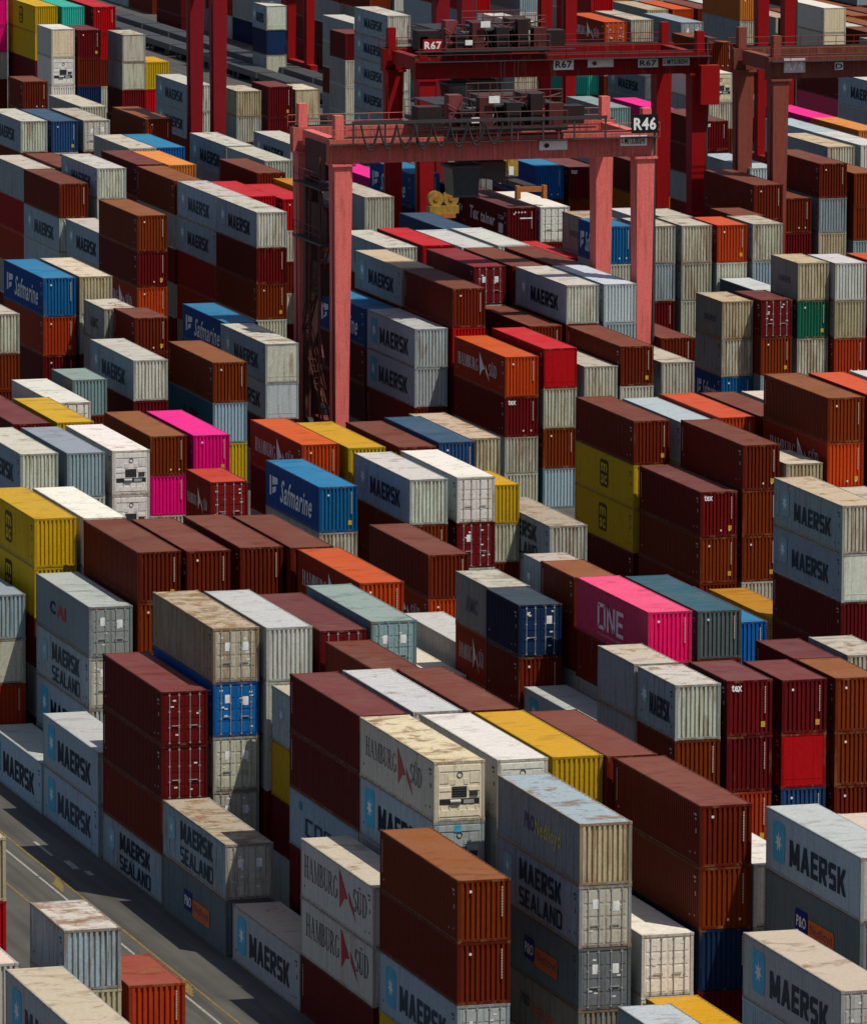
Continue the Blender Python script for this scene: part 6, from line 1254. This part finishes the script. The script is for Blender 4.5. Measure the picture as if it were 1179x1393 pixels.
('br',0,171.40,555.14,12.19,2.59,2.591),('mg',0,171.40,555.14,12.19,0.00,2.591),('br',1,179.71,565.77,12.19,8.46,2.820),('mg',0,179.71,565.77,12.19,5.64,2.820),
('br',0,179.71,565.77,12.19,2.82,2.820),('mg',0,179.71,565.77,12.19,-0.00,2.820),('bo',1,182.76,566.44,12.19,8.23,2.820),('br',0,182.76,566.44,12.19,5.41,2.820),
('mg',0,182.76,566.44,12.19,2.59,2.820),('br',0,182.76,566.44,12.19,-0.00,2.591),('mg',0,189.12,566.00,12.19,5.58,2.793),('br',0,189.12,566.00,12.19,2.79,2.793),
('br',0,189.12,566.00,12.19,0.00,2.793),('mr',1,201.90,558.00,12.19,5.81,2.903),('br',0,201.90,558.00,12.19,2.90,2.903),('mg',0,201.90,558.00,12.19,-0.00,2.903),
('bo',1,204.91,557.85,12.19,8.00,2.820),('tl',1,204.91,557.85,12.19,5.18,2.820),('br',0,204.91,557.85,12.19,2.59,2.591),('mg',0,204.91,557.85,12.19,-0.00,2.591),
('dr',1,198.80,558.00,12.19,5.85,2.923),('br',0,198.80,558.00,12.19,2.92,2.923),('mg',0,198.80,558.00,12.19,0.00,2.923),('mg',0,207.02,570.16,12.19,8.77,2.924),
('br',0,207.02,570.16,12.19,5.85,2.924),('mg',0,207.02,570.16,12.19,2.92,2.924),('br',0,207.02,570.16,12.19,-0.00,2.924),('wg',1,209.94,570.00,12.19,11.77,2.943),
('br',0,209.94,570.00,12.19,8.83,2.943),('mg',0,209.94,570.00,12.19,5.89,2.943),('br',0,209.94,570.00,12.19,2.94,2.943),('mg',0,209.94,570.00,12.19,0.00,2.943),
('br',1,210.23,583.00,12.19,8.78,2.927),('mg',0,210.23,583.00,12.19,5.85,2.927),('br',0,210.23,583.00,12.19,2.93,2.927),('mg',0,210.23,583.00,12.19,-0.00,2.927),
('oo',1,215.26,585.00,12.19,11.54,2.884),('br',0,215.26,585.00,12.19,8.65,2.884),('mg',0,215.26,585.00,12.19,5.77,2.884),('br',0,215.26,585.00,12.19,2.88,2.884),
('mg',0,215.26,585.00,12.19,-0.00,2.884),('pk',1,215.37,597.50,12.19,11.51,2.878),('br',0,215.37,597.50,12.19,8.63,2.878),('mg',0,215.37,597.50,12.19,5.76,2.878),
('br',0,215.37,597.50,12.19,2.88,2.878),('mg',0,215.37,597.50,12.19,0.00,2.878),('on',1,235.41,645.00,12.19,8.38,2.792),('mg',0,235.41,645.00,12.19,5.58,2.792),
('br',0,235.41,645.00,12.19,2.79,2.792),('mg',0,235.41,645.00,12.19,0.00,2.792),('mt',1,234.92,632.07,12.19,8.23,2.820),('mg',0,234.92,632.07,12.19,5.41,2.820),
('br',0,234.92,632.07,12.19,2.59,2.820),('mg',0,234.92,632.07,12.19,-0.00,2.591),('mt',1,214.89,741.71,12.19,8.46,2.820),('mg',1,214.89,741.71,12.19,5.64,2.820),
('br',1,214.89,741.71,12.19,2.82,2.820),('mg',1,214.89,741.71,12.19,-0.00,2.820),('dr',1,210.35,729.14,6.06,8.46,2.820),('mg',1,210.35,729.14,6.06,5.64,2.820),
('mg',1,210.35,729.14,6.06,2.82,2.820),('mg',1,210.35,729.14,6.06,-0.00,2.820),('dr',1,226.66,859.04,12.19,2.59,2.591),('br',1,173.98,656.94,12.19,5.18,2.591),
('mg',0,173.98,656.94,12.19,2.59,2.591),('br',0,173.98,656.94,12.19,0.00,2.591),('br',1,178.77,657.00,6.06,4.91,2.457),('mg',0,178.77,657.00,6.06,2.46,2.457),
('br',0,178.77,657.00,6.06,0.00,2.457),('dr',1,183.55,663.00,6.06,6.04,3.018),('mg',0,183.55,663.00,6.06,3.02,3.018),('br',0,183.55,663.00,6.06,0.00,3.018),
('mg',1,186.55,664.00,6.06,5.82,2.908),('br',1,186.55,664.00,6.06,2.91,2.908),('mg',1,186.55,664.00,6.06,0.00,2.908),('mg',1,168.95,603.00,12.19,7.58,2.527),
('br',0,168.95,603.00,12.19,5.05,2.527),('bo',0,168.95,603.00,12.19,2.53,2.527),('mg',0,168.95,603.00,12.19,0.00,2.527),('mt',1,230.73,690.00,12.19,4.85,2.426),
('mg',0,230.73,690.00,12.19,2.43,2.426),('br',0,230.73,690.00,12.19,0.00,2.426),('br',1,210.16,640.00,12.19,2.88,2.880),('bo',1,210.16,640.00,12.19,0.00,2.880),
('mg',1,218.71,652.00,12.19,5.05,2.528),('br',0,218.71,652.00,12.19,2.53,2.528),('bo',0,218.71,652.00,12.19,0.00,2.528),('br',1,223.12,689.31,12.19,5.18,2.820),
('mg',1,223.12,689.31,12.19,2.59,2.591),('br',1,223.12,689.31,12.19,-0.00,2.591),('rd',1,237.96,730.00,12.19,12.70,2.539),('rd',1,237.96,730.00,12.19,10.16,2.539),
('mg',1,237.96,730.00,12.19,7.62,2.539),('bo',1,237.96,730.00,12.19,5.08,2.539),('mg',0,237.96,730.00,12.19,2.54,2.539),('br',0,237.96,730.00,12.19,0.00,2.539),
('br',1,231.04,704.29,12.19,5.64,2.820),('mg',0,231.04,704.29,12.19,2.82,2.820),('mg',0,231.04,704.29,12.19,-0.00,2.820),('mg',1,234.16,705.00,12.19,8.53,2.842),
('br',0,234.16,705.00,12.19,5.68,2.842),('bo',0,234.16,705.00,12.19,2.84,2.842),('mg',0,234.16,705.00,12.19,0.00,2.842),('mg',1,238.14,700.60,12.19,8.54,2.845),
('br',1,238.14,700.60,12.19,5.69,2.845),('mg',1,238.14,700.60,12.19,2.85,2.845),('mg',0,238.14,700.60,12.19,0.00,2.845),('bo',1,237.10,688.29,12.19,7.77,2.591),
('mg',0,237.10,688.29,12.19,5.18,2.591),('br',0,237.10,688.29,12.19,2.59,2.591),('mg',0,237.10,688.29,12.19,0.00,2.591),('br',1,225.36,654.47,12.19,5.18,2.591),
('mg',0,225.36,654.47,12.19,2.59,2.591),('mg',0,225.36,654.47,12.19,0.00,2.591),('br',1,209.47,610.00,12.19,2.61,2.609),('mg',0,209.47,610.00,12.19,-0.00,2.609),
('br',1,249.84,715.78,12.19,7.77,2.591),('bo',1,249.84,715.78,12.19,5.18,2.591),('mg',1,249.84,715.78,12.19,2.59,2.591),('br',1,249.84,715.78,12.19,-0.00,2.591),
('mg',1,253.16,698.92,12.19,7.77,2.591),('br',1,253.16,698.92,12.19,5.18,2.591),('mg',1,253.16,698.92,12.19,2.59,2.591),('br',0,253.16,698.92,12.19,-0.00,2.591),
('oy',1,159.10,545.86,12.19,8.46,2.820),('mg',1,159.10,545.86,12.19,5.64,2.820),('br',1,159.10,545.86,12.19,2.82,2.820),('mg',0,159.10,545.86,12.19,-0.00,2.820),
('pk',1,168.16,575.00,12.19,9.94,2.485),('br',0,168.16,575.00,12.19,7.46,2.485),('mg',0,168.16,575.00,12.19,4.97,2.485),('br',0,168.16,575.00,12.19,2.48,2.485),
('mg',0,168.16,575.00,12.19,0.00,2.485),('nv',1,167.86,562.25,12.19,8.46,2.820),('mg',0,167.86,562.25,12.19,5.64,2.820),('br',0,167.86,562.25,12.19,2.82,2.820),
('mg',0,167.86,562.25,12.19,-0.00,2.820),('bo',1,158.32,558.17,12.19,7.77,2.591),('mg',1,158.32,558.17,12.19,5.18,2.591),('br',1,158.32,558.17,12.19,2.59,2.591),
('mg',1,158.32,558.17,12.19,0.00,2.591),('dr',1,190.96,544.20,12.19,10.36,2.591),('mg',0,190.96,544.20,12.19,7.77,2.591),('br',0,190.96,544.20,12.19,5.18,2.591),
('mg',0,190.96,544.20,12.19,2.59,2.591),('br',0,190.96,544.20,12.19,0.00,2.591),('dr',1,186.95,531.76,12.19,10.36,2.591),('br',0,186.95,531.76,12.19,7.77,2.591),
('bo',0,186.95,531.76,12.19,5.18,2.591),('mg',0,186.95,531.76,12.19,2.59,2.591),('br',0,186.95,531.76,12.19,0.00,2.591),('rd',1,231.00,752.00,12.19,11.28,2.820),
('gb',1,231.00,752.00,12.19,8.46,2.820),('rd',1,231.00,752.00,12.19,5.64,2.820),('br',1,231.00,752.00,12.19,2.82,2.820),('gb',1,231.00,752.00,12.19,0.00,2.820),
('gb',1,236.90,752.00,12.19,11.28,2.820),('wg',1,236.90,752.00,12.19,8.46,2.820),('wg',1,236.90,752.00,12.19,5.64,2.820),('mg',1,236.90,752.00,12.19,2.82,2.820),
('mt',1,236.90,752.00,12.19,0.00,2.820),('mr',1,239.85,752.00,12.19,5.64,2.820),('mt',1,242.80,752.00,12.19,11.28,2.820),('gb',1,242.80,752.00,12.19,8.46,2.820),
('br',1,242.80,752.00,12.19,5.64,2.820),('mt',1,245.75,752.00,12.19,8.46,2.820),('mr',1,251.65,752.00,12.19,8.46,2.820),('ho',1,254.60,752.00,12.19,8.46,2.820),
('br',1,257.55,752.00,12.19,8.46,2.820),('mt',1,260.50,752.00,12.19,8.46,2.820),('bo',1,267.45,752.00,12.19,11.28,2.820),('wg',1,267.45,752.00,12.19,8.46,2.820),
('bo',1,273.35,752.00,12.19,8.46,2.820),('gb',1,276.30,752.00,12.19,11.28,2.820),('br',1,276.30,752.00,12.19,8.46,2.820),('bo',1,231.00,764.90,12.19,11.28,2.820),
('mt',1,231.00,764.90,12.19,8.46,2.820),('mg',1,231.00,764.90,12.19,5.64,2.820),('br',1,231.00,764.90,12.19,2.82,2.820),('mr',1,231.00,764.90,12.19,0.00,2.820),
('bo',1,251.65,764.90,12.19,8.46,2.820),('gb',1,254.60,764.90,12.19,8.46,2.820),('gb',1,257.55,764.90,12.19,8.46,2.820),('dr',1,260.50,764.90,12.19,8.46,2.820),
('nv',1,233.95,777.80,12.19,5.64,2.820),('bo',1,231.00,790.70,12.19,8.46,2.820),('mr',1,231.00,790.70,12.19,5.64,2.820),('mt',1,233.95,790.70,12.19,8.46,2.820),
('mr',1,233.95,790.70,12.19,5.64,2.820),('rd',1,231.00,803.60,12.19,8.46,2.820),('wg',1,231.00,803.60,12.19,5.64,2.820),('dr',1,231.00,803.60,12.19,2.82,2.820),
('br',1,231.00,803.60,12.19,0.00,2.820),('ho',1,231.00,816.50,12.19,5.64,2.820),('br',1,231.00,816.50,12.19,2.82,2.820),('rd',1,231.00,816.50,12.19,0.00,2.820),
('wg',1,232.00,829.40,12.19,5.64,2.820),('mg',1,232.00,842.30,12.19,5.64,2.820),('mg',1,232.00,842.30,12.19,2.82,2.820),('nv',1,232.00,842.30,12.19,0.00,2.820),
('ho',1,232.00,855.20,12.19,2.82,2.820),('wg',1,232.00,855.20,12.19,0.00,2.820),('mt',1,232.00,868.10,12.19,2.82,2.820),('wg',1,232.00,868.10,12.19,0.00,2.820),
('br',1,232.00,893.90,12.19,0.00,2.820),('mt',1,232.00,906.80,12.19,0.00,2.820),('gb',1,262.00,700.00,12.19,8.46,2.820),('rd',1,262.00,700.00,12.19,5.64,2.820),
('br',1,262.00,712.90,12.19,5.64,2.820),('br',1,264.95,712.90,12.19,8.46,2.820),('mt',1,264.95,712.90,12.19,5.64,2.820),('dr',1,262.00,725.80,12.19,8.46,2.820),
('mg',1,262.00,725.80,12.19,5.64,2.820),('mt',1,262.00,725.80,12.19,2.82,2.820),('mg',1,262.00,725.80,12.19,0.00,2.820),('mt',1,264.95,725.80,12.19,8.46,2.820),
('bo',1,267.90,725.80,12.19,8.46,2.820),('mr',1,262.00,738.70,12.19,8.46,2.820),('rd',1,262.00,738.70,12.19,5.64,2.820),('wg',1,262.00,738.70,12.19,2.82,2.820),
('rd',1,262.00,738.70,12.19,0.00,2.820),('br',1,264.95,738.70,12.19,8.46,2.820),('bo',1,270.85,738.70,12.19,8.46,2.820),('br',1,273.80,738.70,12.19,8.46,2.820),
]
for i, (code, e, u, v, L, z, h, label) in enumerate(YARD):
    container(code, e, u, v, L, z, h, label, 'containers stacked in the yard', 1000+i)
plain_containers(REST)
# ------------------------------------------------------------------ lifting gear and the quay
YEL = flat_material('worn_yellow_paint', (.36,.21,.015), .6, 0, .5)
ORGM = flat_material('orange_paint', (.42,.13,.015), .6, 0, .35)
def spreader(loc, label):
    root = empty('container_spreader', loc); tag(root, label, 'spreader')
    P = lambda nm, b, mat, par=None: obj(nm, b.mesh(nm, mat), par or root)
    hb = P('head_block', MB().box(-.6, .6, -.6, .6, 1.1, 2.7).box(-.35, .35, -.64, .64, 1.5, 2.3), YEL)
    for x in (-.6, .6): P('sheave', MB().cyl((x, 0, 3.3), 'y', .42, .3, 14), DARK, hb)
    for x in (-.45, .45):
        for y in (-.4, .4): P('hoist_rope', MB().tube([(x, y, 3.3), (x*1.3, y*1.3, 10.4)], .03, 4), RUBBER)
    P('number_plate', MB().box(-.2, .2, -.67, -.642, 1.2, 1.9), WHITE, hb)
    P('main_beam', MB().box(-.5, .5, -5.7, 5.7, .45, .9), DARK)
    for y in (-5.9, 5.9):
        b = P('end_beam', MB().box(-1.2, 1.2, y-.18, y+.18, .40, .80), ORGM)
        for x in (-1.1, 1.1): P('flipper', MB().box(x-.16, x+.16, y-.3, y+.3, -.15, .9), ORGM, b)
    return root
spreader((171.9, 548.4, 14.15), 'yellow headed orange spreader just above the white-script maroon container')
# twin sheave head of a second lifting beam, resting beside the dark blue container
root = empty('lifting_beam_head', (163.2, 538.0, 13.2)); tag(root, 'yellow twin wheeled lifting head behind the dull blue container roof', 'lifting gear')
for x in (-.62, .62):
    obj('sheave', MB().cyl((x, 0, 1.5), 'y', .62, .5, 18).mesh('sheave', YEL), root); obj('hub', MB().cyl((x, -.28, 1.5), 'y', .2, .1, 10).mesh('hub', ORGM), root)
obj('yoke', MB().box(-1.2, 1.2, -.5, .5, .35, .95).mesh('yoke', YEL), root); obj('base_plate', MB().box(-.9, .9, -.6, .6, 0, .345).mesh('base_plate', ORGM), root)
obj('post', MB().box(-.5, .5, -.5, .5, -13.2, -.002).mesh('post', DARK), root)
# yard trailers parked along the quay road
TRAILER = flat_material('grey_chassis', (.05,.052,.055), .7)
def trailer(u, v, label):
    root = empty('yard_trailer', (u, v, 0)); tag(root, label, 'trailer', 'trailers parked along the quay road')
    P = lambda nm, b, mat: obj(nm, b.mesh(nm, mat), root)
    P('chassis', MB().box(-1.2, 1.2, -6.1, 6.1, 1.15, 1.45).box(-1.21, -1.0, -6.1, 6.1, .75, 1.149), TRAILER)
    for y in (-5.2, -4.1, 2.0): P('axle', MB().cyl((0, y, .5), 'x', .5, 2.3, 14), RUBBER)
    P('support_leg', MB().box(-1.1, -.9, 4.0, 4.3, 0, 1.149).box(.9, 1.1, 4.0, 4.3, 0, 1.149), DARK)
NTH = ['nearest', 'second', 'third', 'fourth', 'fifth', 'sixth', 'seventh', 'eighth', 'ninth', 'tenth', 'eleventh']
for i, v in enumerate(range(748, 880, 13)):
    trailer(219.5, v, 'grey skeletal trailer on the quay road, %s in the row nearer the containers' % NTH[i])
    trailer(224.0, v+5, 'grey skeletal trailer on the quay road, %s in the outer row' % NTH[i])
